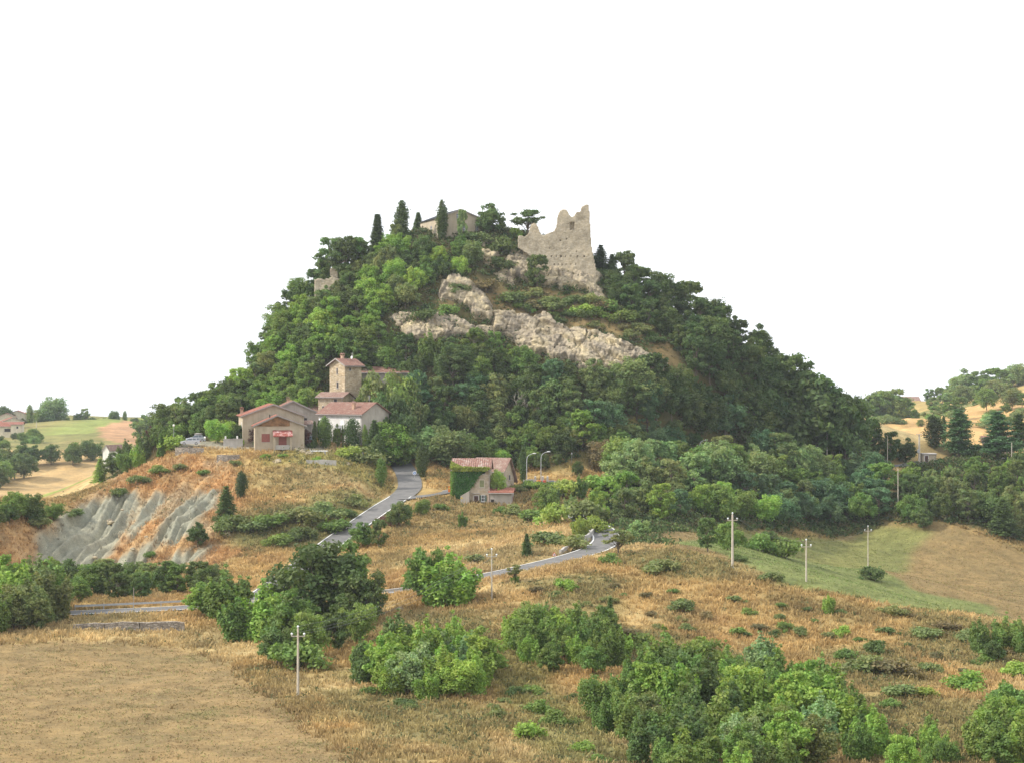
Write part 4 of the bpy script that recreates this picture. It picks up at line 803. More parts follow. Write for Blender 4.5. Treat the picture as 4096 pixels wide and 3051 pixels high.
# scrubby herbs: small leafy tufts thick in the greener hollows
def herbs():
    P2 = np.clip(GRN*1.3-0.12, 0, 1)*(1-WOODM)*(TUFT > 0.3)*np.clip(n2*1.8-0.3, 0, 1)+0.05*(TUFT > 0.4)*(n1 > 0.4)
    x, y, rng = scatter(110000, 165, 480, P2, 13); n = len(x); z = H(x, y); m = 16
    d = rng.normal(size=(n, m, 3)); d /= np.linalg.norm(d, axis=2)[..., None]; d[..., 2] = np.abs(d[..., 2])
    r = (0.22+0.7*rng.random(n)**2.5)[:, None, None]*(0.8+y[:, None, None]/600); p = np.stack([x, y, z], 1)[:, None]+d*r*(0.4+0.7*rng.random((n, m, 1)))
    nn = d*0.5+rng.normal(size=d.shape)*0.6; nn /= np.linalg.norm(nn, axis=2)[..., None]; t = np.cross(nn, rng.normal(size=d.shape)); t /= np.linalg.norm(t, axis=2)[..., None]; b = np.cross(nn, t); s = 0.13*(0.6+0.8*rng.random((n, m, 1)))*(0.7+y[:, None, None]/700)
    V = np.stack([p-t*s, p-b*s*.6, p+t*s, p+b*s*.6], 2).reshape(-1, 3)
    base = np.array([(0.14, 0.16, 0.07), (0.18, 0.175, 0.08), (0.10, 0.13, 0.055), (0.20, 0.16, 0.08)])[rng.integers(0, 4, n)]; base = np.repeat(base, m*4, 0)*np.repeat(0.75+0.5*rng.random(n*m), 4)[:, None]
    tag(mesh_np('weeds', V, qf(len(V)), M_GROWTH, base), 'small green weeds and herbs scattered over the dry slopes', 'weeds', kind='stuff'); print('herbs', n)
herbs()
# ------------------------------------------------------------------ roads
def m_asphalt():
    m, nt, b = newmat('asphalt', 0.9, 0.2); ge = N(nt, 'ShaderNodeNewGeometry'); f = noise(nt, ge.outputs['Position'], 0.5, 6, 0.65)
    nt.links.new(ramp(nt, f, [(0.3, (0.12, 0.12, 0.115)), (0.55, (0.165, 0.16, 0.155)), (0.8, (0.21, 0.20, 0.185))]), b.inputs['Base Color']); return m
M_ASPH = m_asphalt(); M_LINE = simple('road_paint', (0.75, 0.75, 0.72), 0.7, 0.12, 2)
def strip(s, o0, o1, dz):
    t = np.gradient(s[:, :2], axis=0); t /= np.linalg.norm(t, axis=1)[:, None]; nrm = np.stack([t[:, 1], -t[:, 0]], 1); m = len(s)
    V = np.zeros((m, 2, 3)); V[:, 0, :2] = s[:, :2]+nrm*o0; V[:, 1, :2] = s[:, :2]+nrm*o1; V[:, :, 2] = (s[:, 2]+dz)[:, None]; V = V.reshape(-1, 3)
    i = np.arange(m-1)*2; return V, np.stack([i, i+1, i+3, i+2], 1)
def road(name, key, lines=True, gap=None):
    s = RP[key]; w_ = ROADW[key]; V, Q = strip(s, -w_, w_, 0.04+{'lower': 0.0, 'climb': 0.012, 'branch': 0.024}[key]); o = mesh_np(name, V, Q, M_ASPH); tag(o, kind='structure')
    if lines:
        Vs = []; Qs = []; n = 0
        for a in (-1, 1):
            V, Q = strip(s, a*(w_-0.34)-0.11, a*(w_-0.34)+0.11, 0.10); Vs.append(V); Qs.append(Q+n); n += len(V)
        o = mesh_np('road_marking', np.concatenate(Vs), np.concatenate(Qs), M_LINE); tag(o, kind='structure')
road('road_lower', 'lower'); road('road_climb', 'climb', False); road('road_branch', 'branch', False)
def edge_lines(key, i0, i1):
    s = RP[key][i0:i1]; w_ = ROADW[key]; Vs = []; Qs = []; n = 0
    for a in (-1, 1):
        V, Q = strip(s, a*(w_-0.3)-0.10, a*(w_-0.3)+0.10, 0.115); Vs.append(V); Qs.append(Q+n); n += len(V)
    tag(mesh_np('road_marking', np.concatenate(Vs), np.concatenate(Qs), M_LINE), kind='structure')
n_ = len(RP['climb']); edge_lines('climb', 2, int(n_*0.62)); n_ = len(RP['branch']); edge_lines('branch', 6, int(n_*0.2))
# ------------------------------------------------------------------ mesh builder
class MB:
    def __init__(s): s.v = []; s.f = []; s.mi = []
    def add(s, V, Fs, mi=0):
        n = len(s.v); s.v += [tuple(p) for p in V]; s.f += [tuple(n+i for i in f) for f in Fs]; s.mi += [mi]*len(Fs); return s
    def box(s, c, d, rz=0, mi=0, taper=1.0):
        x, y, z = (q/2 for q in d); V = []
        for sz in (-1, 1):
            t = 1 if sz < 0 else taper
            for sx, sy in ((-1, -1), (1, -1), (1, 1), (-1, 1)):
                px, py = sx*x*t, sy*y*t; V.append((c[0]+px*math.cos(rz)-py*math.sin(rz), c[1]+px*math.sin(rz)+py*math.cos(rz), c[2]+sz*z))
        return s.add(V, [(0, 3, 2, 1), (4, 5, 6, 7), (0, 1, 5, 4), (1, 2, 6, 5), (2, 3, 7, 6), (3, 0, 4, 7)], mi)
    def prism(s, P, a, b, axis='y', mi=0):
        n = len(P); mk = (lambda p, t: (p[0], t, p[1])) if axis == 'y' else (lambda p, t: (t, p[0], p[1])) if axis == 'x' else (lambda p, t: (p[0], p[1], t))
        V = [mk(p, a) for p in P]+[mk(p, b) for p in P]
        return s.add(V, [tuple(range(n)), tuple(range(2*n-1, n-1, -1))]+[(i, i+n, (i+1) % n+n, (i+1) % n) for i in range(n)], mi)
    def tube(s, p, q, r0, r1=None, k=8, mi=0):
        r1 = r0 if r1 is None else r1; p = Vector(p); q = Vector(q); d = (q-p).normalized(); a = d.orthogonal().normalized(); b = d.cross(a); V = []
        for o, r in ((p, r0), (q, r1)):
            for j in range(k): V.append(o+r*(math.cos(j*2*math.pi/k)*a+math.sin(j*2*math.pi/k)*b))
        return s.add(V, [(j, (j+1) % k, (j+1) % k+k, j+k) for j in range(k)]+[tuple(range(k-1, -1, -1)), tuple(range(k, 2*k))], mi)
    def ball(s, c, r, k=10, m=6, sc=(1, 1, 1), mi=0):
        V = []; Fs = []
        for i in range(m+1):
            for j in range(k):
                t = math.pi*i/m; a = 2*math.pi*j/k; V.append((c[0]+r*sc[0]*math.sin(t)*math.cos(a), c[1]+r*sc[1]*math.sin(t)*math.sin(a), c[2]+r*sc[2]*math.cos(t)))
        for i in range(m):
            for j in range(k): Fs.append((i*k+j, (i+1)*k+j, (i+1)*k+(j+1) % k, i*k+(j+1) % k))
        return s.add(V, Fs, mi)
    def build(s, name, mats, parent=None, smooth=False, loc=None):
        me = bpy.data.meshes.new(name); me.from_pydata([tuple(map(float, p)) for p in s.v], [], s.f)
        mats = mats if isinstance(mats, (list, tuple)) else [mats]
        for m in mats: me.materials.append(m)
        me.polygons.foreach_set('material_index', s.mi)
        bm = bmesh.new(); bm.from_mesh(me); bmesh.ops.remove_doubles(bm, verts=bm.verts, dist=1e-5); bmesh.ops.recalc_face_normals(bm, faces=bm.faces); bm.to_mesh(me); bm.free()
        if smooth: me.polygons.foreach_set('use_smooth', [True]*len(me.polygons))
        o = bpy.data.objects.new(name, me); C.objects.link(o)
        if parent: o.parent = parent
        if loc is not None: o.location = loc
        return o
# ------------------------------------------------------------------ building materials
def m_stone(name, c1, c2, c3, mort=(0.30, 0.26, 0.20), scale=1.0, bmp=0.6):
    m, nt, b = newmat(name, 0.95, 0.1); tc = N(nt, 'ShaderNodeTexCoord'); mp = N(nt, 'ShaderNodeMapping'); mp.inputs['Scale'].default_value = (1.6*scale, 1.6*scale, 3.4*scale)
    nt.links.new(tc.outputs['Object'], mp.inputs['Vector']); vo = N(nt, 'ShaderNodeTexVoronoi'); vo.inputs['Scale'].default_value = 1.0; nt.links.new(mp.outputs[0], vo.inputs['Vector'])
    ve = N(nt, 'ShaderNodeTexVoronoi', feature='DISTANCE_TO_EDGE'); ve.inputs['Scale'].default_value = 1.0; nt.links.new(mp.outputs[0], ve.inputs['Vector'])
    f2 = noise(nt, tc.outputs['Object'], 0.35, 6, 0.65); f3 = noise(nt, tc.outputs['Object'], 3.0, 5, 0.7)
    sp = N(nt, 'ShaderNodeSeparateColor'); nt.links.new(vo.outputs['Color'], sp.inputs[0])
    c = ramp(nt, sp.outputs[0], [(0.1, c1), (0.5, c2), (0.9, c3)]); c = mixn(nt, ramp(nt, ve.outputs['Distance'], [(0.02, (0.75, 0.75, 0.75)), (0.09, (0, 0, 0))]), c, mort)
    c = mixn(nt, 1.0, c, ramp(nt, f2, [(0.3, (0.68, 0.66, 0.62)), (0.5, (0.98, 0.97, 0.95)), (0.72, (1.2, 1.15, 1.05))]), 'MULTIPLY'); c = mixn(nt, 1.0, c, ramp(nt, f3, [(0.3, (0.8, 0.8, 0.8)), (0.7, (1.15, 1.15, 1.15))]), 'MULTIPLY')
    nt.links.new(c, b.inputs['Base Color']); bump(nt, b, ve.outputs['Distance'], bmp, 0.08); return m
M_CASTLE = m_stone('ruin_masonry', (0.40, 0.345, 0.26), (0.45, 0.395, 0.30), (0.51, 0.455, 0.36), (0.38, 0.33, 0.25), 1.4, 0.4)
M_TSTONE = m_stone('village_stone', (0.37, 0.295, 0.20), (0.44, 0.365, 0.26), (0.55, 0.48, 0.36), (0.36, 0.29, 0.205), 1.3, 0.4)
M_DRYW = m_stone('dry_stone', (0.24, 0.21, 0.18), (0.34, 0.30, 0.26), (0.46, 0.42, 0.37), (0.10, 0.09, 0.07), 1.6, 0.9)
M_VINEW = m_stone('patched_render', (0.42, 0.34, 0.25), (0.47, 0.40, 0.31), (0.50, 0.43, 0.35), (0.44, 0.37, 0.28), 0.9, 0.25)
def m_plaster(name, col):
    m, nt, b = newmat(name, 0.9, 0.15); tc = N(nt, 'ShaderNodeTexCoord'); f = noise(nt, tc.outputs['Object'], 0.6, 6, 0.7); mp = N(nt, 'ShaderNodeMapping'); mp.inputs['Scale'].default_value = (2.2, 2.2, 0.25)
    nt.links.new(tc.outputs['Object'], mp.inputs['Vector']); f2 = noise(nt, mp.outputs[0], 1.0, 4)
    c = ramp(nt, f, [(0.3, tuple(q*0.82 for q in col)), (0.7, tuple(min(1, q*1.08) for q in col))]); c = mixn(nt, 1.0, c, ramp(nt, f2, [(0.3, (0.85, 0.84, 0.82)), (0.6, (1, 1, 1))]), 'MULTIPLY')
    nt.links.new(c, b.inputs['Base Color']); return m
M_BEIGE = m_plaster('beige_plaster', (0.47, 0.40, 0.30)); M_CREAM = m_plaster('cream_plaster', (0.60, 0.54, 0.42)); M_GREYP = m_plaster('grey_plaster', (0.42, 0.38, 0.33)); M_WHITE = m_plaster('whitewash', (0.74, 0.72, 0.69)); M_PINK = m_plaster('pink_plaster', (0.56, 0.42, 0.34)); M_CONC = m_plaster('concrete', (0.44, 0.42, 0.39))
def m_tile(name, c1, c2, c3, lich=0.25):
    m, nt, b = newmat(name, 0.85, 0.2); tc = N(nt, 'ShaderNodeTexCoord'); br = N(nt, 'ShaderNodeTexBrick'); mp = N(nt, 'ShaderNodeMapping'); mp.inputs['Scale'].default_value = (1, 1, 1)
    nt.links.new(tc.outputs['Object'], mp.inputs['Vector']); nt.links.new(mp.outputs[0], br.inputs['Vector']); br.inputs['Scale'].default_value = 1.6; br.inputs['Mortar Size'].default_value = 0.03; br.inputs['Color1'].default_value = (*c1, 1); br.inputs['Color2'].default_value = (*c2, 1); br.inputs['Mortar'].default_value = (*[q*0.45 for q in c1], 1)
    f = noise(nt, tc.outputs['Object'], 1.1, 6, 0.75); f2 = noise(nt, tc.outputs['Object'], 5.0, 3, 0.7)
    c = mixn(nt, ramp(nt, f, [(0.5, (0, 0, 0)), (0.66, (lich*2,)*3)]), br.outputs['Color'], c3); c = mixn(nt, 1.0, c, ramp(nt, f2, [(0.3, (0.7, 0.7, 0.7)), (0.7, (1.25, 1.25, 1.25))]), 'MULTIPLY')
    nt.links.new(c, b.inputs['Base Color']); bump(nt, b, f2, 0.5, 0.05); return m
M_TILE_R = m_tile('red_tiles', (0.29, 0.11, 0.075), (0.35, 0.15, 0.105), (0.42, 0.28, 0.22), 0.15); M_TILE_P = m_tile('weathered_tiles', (0.25, 0.13, 0.10), (0.30, 0.17, 0.13), (0.34, 0.27, 0.22), 0.3); M_TILE_O = m_tile('old_tiles', (0.27, 0.165, 0.13), (0.33, 0.21, 0.17), (0.38, 0.32, 0.26), 0.4)
M_TILE_W = m_tile('worn_red_tiles', (0.31, 0.085, 0.065), (0.37, 0.12, 0.095), (0.66, 0.50, 0.47), 0.45); M_TILE_V = m_tile('ribbed_old_tiles', (0.29, 0.15, 0.115), (0.34, 0.20, 0.16), (0.48, 0.42, 0.37), 0.45); M_SLATE = m_tile('dark_slate', (0.045, 0.048, 0.055), (0.06, 0.065, 0.075), (0.10, 0.105, 0.11), 0.1)
M_WOODP = simple('brown_boards', (0.24, 0.13, 0.06), 0.8, 0.35, 1.5); M_SHUT_R = simple('red_brown_shutter', (0.28, 0.10, 0.08), 0.7, 0.1); M_SHUT_G = simple('green_shutter', (0.05, 0.10, 0.07), 0.7, 0.15); M_SHUT_O = simple('faded_olive_shutter', (0.23, 0.24, 0.12), 0.8, 0.12)
M_DARK = simple('dark_opening', (0.035, 0.03, 0.028), 0.9, 0.1); M_GLASS = simple('window_glass', (0.10, 0.12, 0.14), 0.12, 0.1, spec=0.6); M_WPAINT = simple('white_paint', (0.78, 0.78, 0.76), 0.5, 0.05); M_DOOR = simple('dark_brown_door', (0.10, 0.055, 0.045), 0.7, 0.2); M_METAL = simple('galvanised_metal', (0.42, 0.43, 0.44), 0.45, 0.08, metal=0.3); M_GUTTER = simple('grey_fascia', (0.34, 0.31, 0.29), 0.6, 0.1); M_BRICK = m_stone('brick', (0.42, 0.24, 0.16), (0.50, 0.30, 0.20), (0.55, 0.38, 0.28), (0.40, 0.34, 0.28), 2.6, 0.3)
# ------------------------------------------------------------------ houses
def corrug(mb, A, B, Cc, D, pitch=0.34, amp=0.05, th=0.14):
    """roof plane with rows of round tiles from eave A-B up to ridge D-C"""
    A, B, Cc, D = map(Vector, (A, B, Cc, D)); L = (B-A).length; n = max(6, int(L/pitch)*4); nrm = (B-A).cross(D-A).normalized()
    if nrm.z < 0: nrm = -nrm
    V = []; Fs = []
    for i in range(n+1):
        t = i/n; h = amp*(0.5+0.5*math.cos(t*L/pitch*2*math.pi)); a = A.lerp(B, t); d = D.lerp(Cc, t)
        for j in range(3): p = a.lerp(d, j/2); V.append(p+nrm*(h+th))
        V.append(a); V.append(d)
    for i in range(n):
        o = i*5; q = o+5
        for j in range(2): Fs.append((o+j, q+j, q+j+1, o+j+1))
        Fs.append((o+3, q+3, q, o)); Fs.append((o+2, q+2, q+4, o+4)); Fs.append((o+4, q+4, q+3, o+3))
    for o in (0, n*5): Fs.append((o, o+1, o+2, o+4, o+3))
    mb.add(V, Fs)
def house(name, label, cat, u, v, Y, Wd, D, Hw, rise, rot, ridge, wall, roof, over=0.5, opens=(), chim=(), off=0.0, group=None, rear_drop=0.0, pitch=0.34, amp=0.05):
    """(u, v, Y): foot of the middle of the front wall"""
    p = W(u, v, Y); r = R(rot); cx = p[0]-math.sin(r)*D/2; cy = p[1]+math.cos(r)*D/2
    root = empty(name, (cx, cy, p[2]), r); tag(root, label, cat, group)
    w2, d2 = Wd/2, D/2; mb = MB()
    if ridge == 'y':
        P = [(-w2, -3), (w2, -3), (w2, Hw), (off, Hw+rise), (-w2, Hw)]; mb.prism(P, -d2, d2, 'y')
    else:
        P = [(-d2, -3), (d2, -3), (d2, Hw-rear_drop), (off, Hw+rise), (-d2, Hw)]; mb.prism(P, -w2, w2, 'x')
    mb.build('wall', wall, root)
    mb = MB(); e = over
    if ridge == 'y':
        for s in (-1, 1):
            run = w2-s*off; sl = rise/run; xe = s*(w2+e); ze = Hw-sl*e
            corrug(mb, (xe, -d2-e, ze), (xe, d2+e, ze), (off, d2+e, Hw+rise), (off, -d2-e, Hw+rise), pitch, amp)
    else:
        for s in (-1, 1):
            run = d2-s*off; rr = rise+(rear_drop if s > 0 else 0); sl = rr/run; ye = s*(d2+e); ze = Hw+rise-rr-sl*e
            corrug(mb, (-w2-e, ye, ze), (w2+e, ye, ze), (w2+e, off, Hw+rise), (-w2-e, off, Hw+rise), pitch, amp)
    ro = mb.build('roof', roof, root)
    mb = MB()
    if ridge == 'y':
        for s in (-1, 1):
            run = w2-s*off; sl = rise/run
            for y in (-d2-e-0.03,): mb.prism([(s*(w2+e), Hw-sl*e-0.12), (off, Hw+rise-0.12), (off, Hw+rise+0.16), (s*(w2+e), Hw-sl*e+0.16)], y-0.05, y, 'y')
        mb.tube((w2+e+0.08, -d2-e, Hw-0.05-e*rise/w2), (w2+e+0.08, d2+e, Hw-0.05-e*rise/w2), 0.09)
    else:
        mb.tube((-w2-e, -d2-e-0.08, Hw-0.02-e*rise/d2), (w2+e, -d2-e-0.08, Hw-0.02-e*rise/d2), 0.09); mb.tube((w2-0.1, -d2-0.12, -1), (w2-0.1, -d2-0.12, Hw-0.1), 0.06)
    mb.build('gutter', M_GUTTER, root)
    for (cx_, cy_, cz_, ch) in chim:
        mb = MB(); mb.box((cx_, cy_, cz_+ch/2-0.4), (0.62, 0.62, ch+0.8)); mb.box((cx_, cy_, cz_+ch+0.06), (0.82, 0.82, 0.1)); c = mb.build('chimney', M_BRICK, ro)
        mb = MB(); mb.prism([(-0.5, 0), (0.5, 0), (0, 0.28)], -0.5, 0.5, 'y'); k = mb.build('chimney_cap', roof, ro); k.location = (cx_, cy_, cz_+ch+0.36)
        mb = MB(); [mb.box((cx_+a*0.3, cy_+b*0.3, cz_+ch+0.24), (0.1, 0.1, 0.26)) for a in (-1, 1) for b in (-1, 1)]; mb.build('cap_support', M_BRICK, ro)
    for o in opens: opening(root, Wd, D, *o)
    return root
def opening(root, Wd, D, face, pos, z, w_, h_, kind):
    """face F/L/R; pos along the wall, z of the sill"""
    T = {'F': lambda a, out, zz: (a, -D/2-out, zz), 'L': lambda a, out, zz: (-Wd/2-out, -a, zz), 'R': lambda a, out, zz: (Wd/2+out, a, zz)}[face]
    def slab(mb, a0, a1, z0, z1, o0, o1):
        V = [T(a, o, zz) for zz in (z0, z1) for a, o in ((a0, o0), (a1, o0), (a1, o1), (a0, o1))]
        mb.add(V, [(0, 1, 2, 3), (4, 5, 6, 7), (0, 1, 5, 4), (1, 2, 6, 5), (2, 3, 7, 6), (3, 0, 4, 7)])
    a0, a1, z0, z1 = pos-w_/2, pos+w_/2, z, z+h_; b = 0.09
    nm = 'door' if kind.startswith('door') else 'window'; fm = {'dark': M_GUTTER, 'red': M_SHUT_R, 'white': M_WPAINT, 'olive': M_CREAM, 'door': M_WPAINT, 'door_red': M_SHUT_R, 'glass': M_GUTTER, 'green': M_WPAINT}[kind]
    mb = MB(); slab(mb, a0-b, a0, z0-b, z1+b, -0.1, 0.06); slab(mb, a1, a1+b, z0-b, z1+b, -0.1, 0.06); slab(mb, a0, a1, z1, z1+b, -0.1, 0.06); slab(mb, a0, a1, z0-b, z0, -0.1, 0.07); fr = mb.build('frame' if 0 else nm, fm, root)
    mb = MB(); slab(mb, a0, a1, z0, z1, -0.08, 0.02); pm = {'dark': M_DARK, 'red': M_SHUT_R, 'white': M_WPAINT, 'olive': M_SHUT_O, 'door': M_DOOR, 'door_red': M_SHUT_R, 'glass': M_GLASS, 'green': M_DARK}[kind]
    mb.build({'dark': 'pane', 'glass': 'pane', 'green': 'pane', 'door': 'door_leaf', 'door_red': 'door_leaf'}.get(kind, 'shutter'), pm, fr)
    if kind in ('glass', 'green'): mb = MB(); slab(mb, pos-0.03, pos+0.03, z0, z1, 0.02, 0.04); slab(mb, a0, a1, z0+h_*0.5-0.03, z0+h_*0.5+0.03, 0.021, 0.041); mb.build('glazing_bar', M_WPAINT, fr)
    if kind == 'green':
        for q0, q1 in ((a0-w_*0.5-b, a0-b), (a1+b, a1+w_*0.5+b)): mb = MB(); slab(mb, q0, q1, z0, z1, 0.02, 0.07); mb.build('shutter', M_SHUT_G, fr)
    mb = MB(); slab(mb, a0-0.15, a1+0.15, z0-b-0.07, z0-b, -0.05, 0.14); (mb.build('sill', M_CONC, fr) if nm == 'window' else None)
def antenna(root, x, y, z, h, dish=False):
    mb = MB(); mb.tube((x, y, z), (x, y, z+h), 0.035)
    for k in range(4): mb.box((x, y, z+h-0.12-k*0.28), (0.9-0.1*k, 0.03, 0.03))
    mb.build('antenna', M_METAL, root)
    if dish: MB().ball((x, y-0.2, z+0.7), 0.38, sc=(1, 0.25, 1)).build('satellite_dish', M_WPAINT, root)
# gabled house left
house('gabled_house', 'wide beige gabled house with red tiled roof, rising behind the porch wing', 'house', 1094, 1782, 413, 13.2, 13, 6.5, 2.4, 12, 'y', M_BEIGE, M_TILE_R, opens=[('L', 3.0, 1.4, 1.0, 3.6, 'white'), ('L', -3.0, 3.0, 1.0, 1.2, 'white')], chim=[(-6.2, 2.0, 6.6, 1.1)])
pw = house('porch_wing', 'low front building with brown boarded gable and tiled entrance canopy', 'building', 1119, 1789, 405, 10.4, 6, 4.7, 2.1, 10, 'y', M_BEIGE, M_TILE_R, opens=[('F', -2.95, 1.3, 1.55, 1.55, 'red'), ('F', 0.6, 0.1, 1.5, 2.4, 'door_red')], off=-0.5)
mb = MB(); mb.prism([(-4.9, 4.55), (2.1, 4.55), (2.1, 5.62), (-0.5, 6.5)], -3.10, -3.0, 'y'); mb.build('boarded_gable', M_WOODP, pw)
mb = MB(); corrug(mb, (-1.5, -5.4, 2.35), (2.6, -5.4, 2.35), (2.6, -3.0, 3.55), (-1.5, -3.0, 3.55)); mb.build('canopy', M_TILE_W, pw)
for x_ in (-1.2, 2.25): MB().box((x_, -5.0, 0.95), (0.42, 0.42, 2.9)).build('post', M_BEIGE, pw)
MB().box((0.5, -4.1, 0.1), (3.2, 1.9, 0.9)).build('entrance_step', M_CONC, pw); MB().tube((-2.0, -1.0, 5.2), (-2.0, -1.0, 7.0), 0.14).build('stove_pipe', M_DARK, pw)
house('grey_gabled_house', 'grey gabled house rising between the wide beige house and the white house', 'house', 1172, 1785, 430, 11.8, 12, 7.4, 2.8, 10, 'y', M_GREYP, M_TILE_P, opens=[('F', 1.8, 2.0, 2.6, 4.4, 'dark'), ('F', -2.0, 5.6, 0.6, 0.6, 'dark')], chim=[(-0.6, 2, 9.7, 0.8)])
lb = house('low_link_building', 'low pink walled building with faded tiled roof joining the grey and white houses', 'building', 1245, 1770, 438, 9.5, 7, 7.0, 1.7, -4, 'x', M_PINK, M_TILE_O, chim=[(4.2, -0.5, 8.4, 0.6)])
bq = house('small_lean_to', 'small shed with brown tiled roof in the corner by the pale blue car', 'shed', 1224, 1782, 423, 2.4, 1.8, 4.9, 0.6, 8, 'x', M_GREYP, M_TILE_O, over=0.3)
wh = house('white_house', 'two storey white walled house with broad red roof and grey gable end', 'house', 1360, 1772, 424, 12.2, 9.8, 6.6, 2.35, -34, 'x', M_WHITE, M_TILE_P, opens=[('F', 0.6, 3.3, 1.15, 2.0, 'white'), ('F', 4.2, 3.3, 1.15, 2.0, 'white'), ('F', -4.0, 3.3, 1.15, 2.0, 'white'), ('F', 0.6, 0.2, 1.2, 2.1, 'door'), ('R', 1.5, 0.3, 1.3, 2.0, 'dark')], chim=[(2.4, -3.0, 7.6, 1.1)])
MB().prism([(-4.9, -3), (4.9, -3), (4.9, 6.6), (0, 8.93), (-4.9, 6.6)], 6.1, 6.13, 'x').build('gable_render', M_GREYP, wh)
MB().box((0.6, -5.5, 3.1), (2.2, 1.1, 0.14)).box((0.6, -6.0, 3.6), (2.2, 0.05, 0.9)).build('balcony', M_METAL, wh); antenna(wh, 3.6, 1.0, 8.0, 2.6)
MB().prism([(-1.2, 2.6), (1.8, 2.6), (1.8, 2.75), (-1.2, 3.1)], 6.1, 7.6, 'x').build('porch_roof', M_TILE_O, wh)
tw = house('stone_tower_house', 'tall narrow stone tower house with tiled gable roof, above the white house', 'tower', 1349, 1655, 442, 5.2, 5.2, 11.3, 1.35, -42, 'y', M_TSTONE, M_TILE_P, opens=[('F', 0.0, 9.2, 0.35, 1.3, 'dark'), ('F', 0.1, 6.0, 0.5, 1.3, 'dark'), ('F', -1.3, 1.3, 0.4, 0.8, 'dark'), ('R', -1.0, 10.0, 0.45, 0.5, 'dark'), ('R', 0.6, 2.0, 0.5, 1.8, 'dark')], chim=[(-0.4, -0.6, 12.3, 1.1)], over=0.6)
MB().box((0, -2.62, 8.75), (5.3, 0.1, 0.18)).box((2.62, 0, 8.75), (0.1, 5.3, 0.18)).build('string_course', M_TSTONE, tw); antenna(tw, 0.6, 1.6, 12.3, 1.8, True)
wg = house('long_stone_wing', 'long low stone wing with tiled roof right of the tower, half hidden by trees', 'house', 1548, 1640, 450, 13.0, 5.5, 8.9, 1.2, -6, 'x', M_GREYP, M_TILE_P, opens=[('F', 1.8, 7.0, 0.5, 0.6, 'dark'), ('F', 4.6, 7.3, 0.4, 0.5, 'dark')], chim=[(5.2, -1.2, 9.2, 1.4)]); antenna(wg, 4.2, 0, 9.7, 2.7, True)
house('small_brick_house', 'small stone and brick house with brown roof at the foot of the tower', 'house', 1322, 1668, 436, 6.4, 4.6, 4.7, 0.9, -24, 'x', M_TSTONE, M_TILE_O, opens=[('F', 1.3, 2.9, 0.75, 1.2, 'dark'), ('F', -1.9, 1.6, 0.45, 0.9, 'dark')])
# hilltop house
ht = house('slate_roofed_house', 'pale house with dark slate roof on top of the crag behind cypresses', 'house', 1842, 934, 489, 12.2, 15, 3.7, 2.35, 20, 'y', M_BEIGE, M_SLATE, opens=[('F', 1.2, 0.4, 1.1, 1.6, 'glass'), ('F', 4.4, 0.8, 0.7, 1.2, 'glass'), ('F', -0.6, 3.9, 0.9, 1.0, 'glass'), ('L', 2.0, 0.8, 1.0, 1.2, 'glass')], over=0.35)
# vine covered house
vh = house('vine_covered_house', 'three storey ruinous house half wrapped in bright green creeper, by the road fork', 'house', 1884, 2012, 385, 7.5, 5.6, 6.9, 1.95, -4, 'x', M_VINEW, M_TILE_V, over=0.35, pitch=0.44, amp=0.12, opens=[('F', 2.55, 6.0, 0.5, 0.6, 'dark'), ('F', 2.2, 3.3, 0.9, 1.4, 'olive'), ('F', 1.05, 0.0, 0.85, 1.55, 'door'), ('F', 2.45, 0.45, 0.62, 1.2, 'green')])
MB().box((1.0, -3.0, 2.05), (1.5, 0.5, 0.1)).build('door_hood', M_CONC, vh); MB().box((3.62, -2.86, 1.6), (0.34, 0.14, 3.4)).build('corner_pier', M_PINK, vh)
mb = MB(); mb.prism([(-2.0, -2), (-0.2, -2), (-0.2, 2.6), (-2.0, 1.6)], -4.4, -2.9, 'y'); mb.build('lean_to', M_GREYP, vh)
house('rear_block', 'taller rear block with pinkish tiled roof behind the vine covered house', 'house', 1953, 2008, 393, 6.6, 6.0, 6.7, 2.3, -22, 'x', M_VINEW, M_TILE_O, over=0.6, rear_drop=2.0, opens=[('R', 0.5, 4.6, 0.6, 0.9, 'dark')])
sh = house('side_shed', 'low shed with red tiled roof on the right of the vine covered house', 'shed', 2004, 2022, 384, 4.4, 4.2, 2.7, 0.75, -6, 'x', M_GREYP, M_TILE_R, over=0.4, opens=[('R', 0.0, 0.2, 0.8, 1.5, 'door_red'), ('F', -1.7, 0.1, 0.6, 1.2, 'dark')])
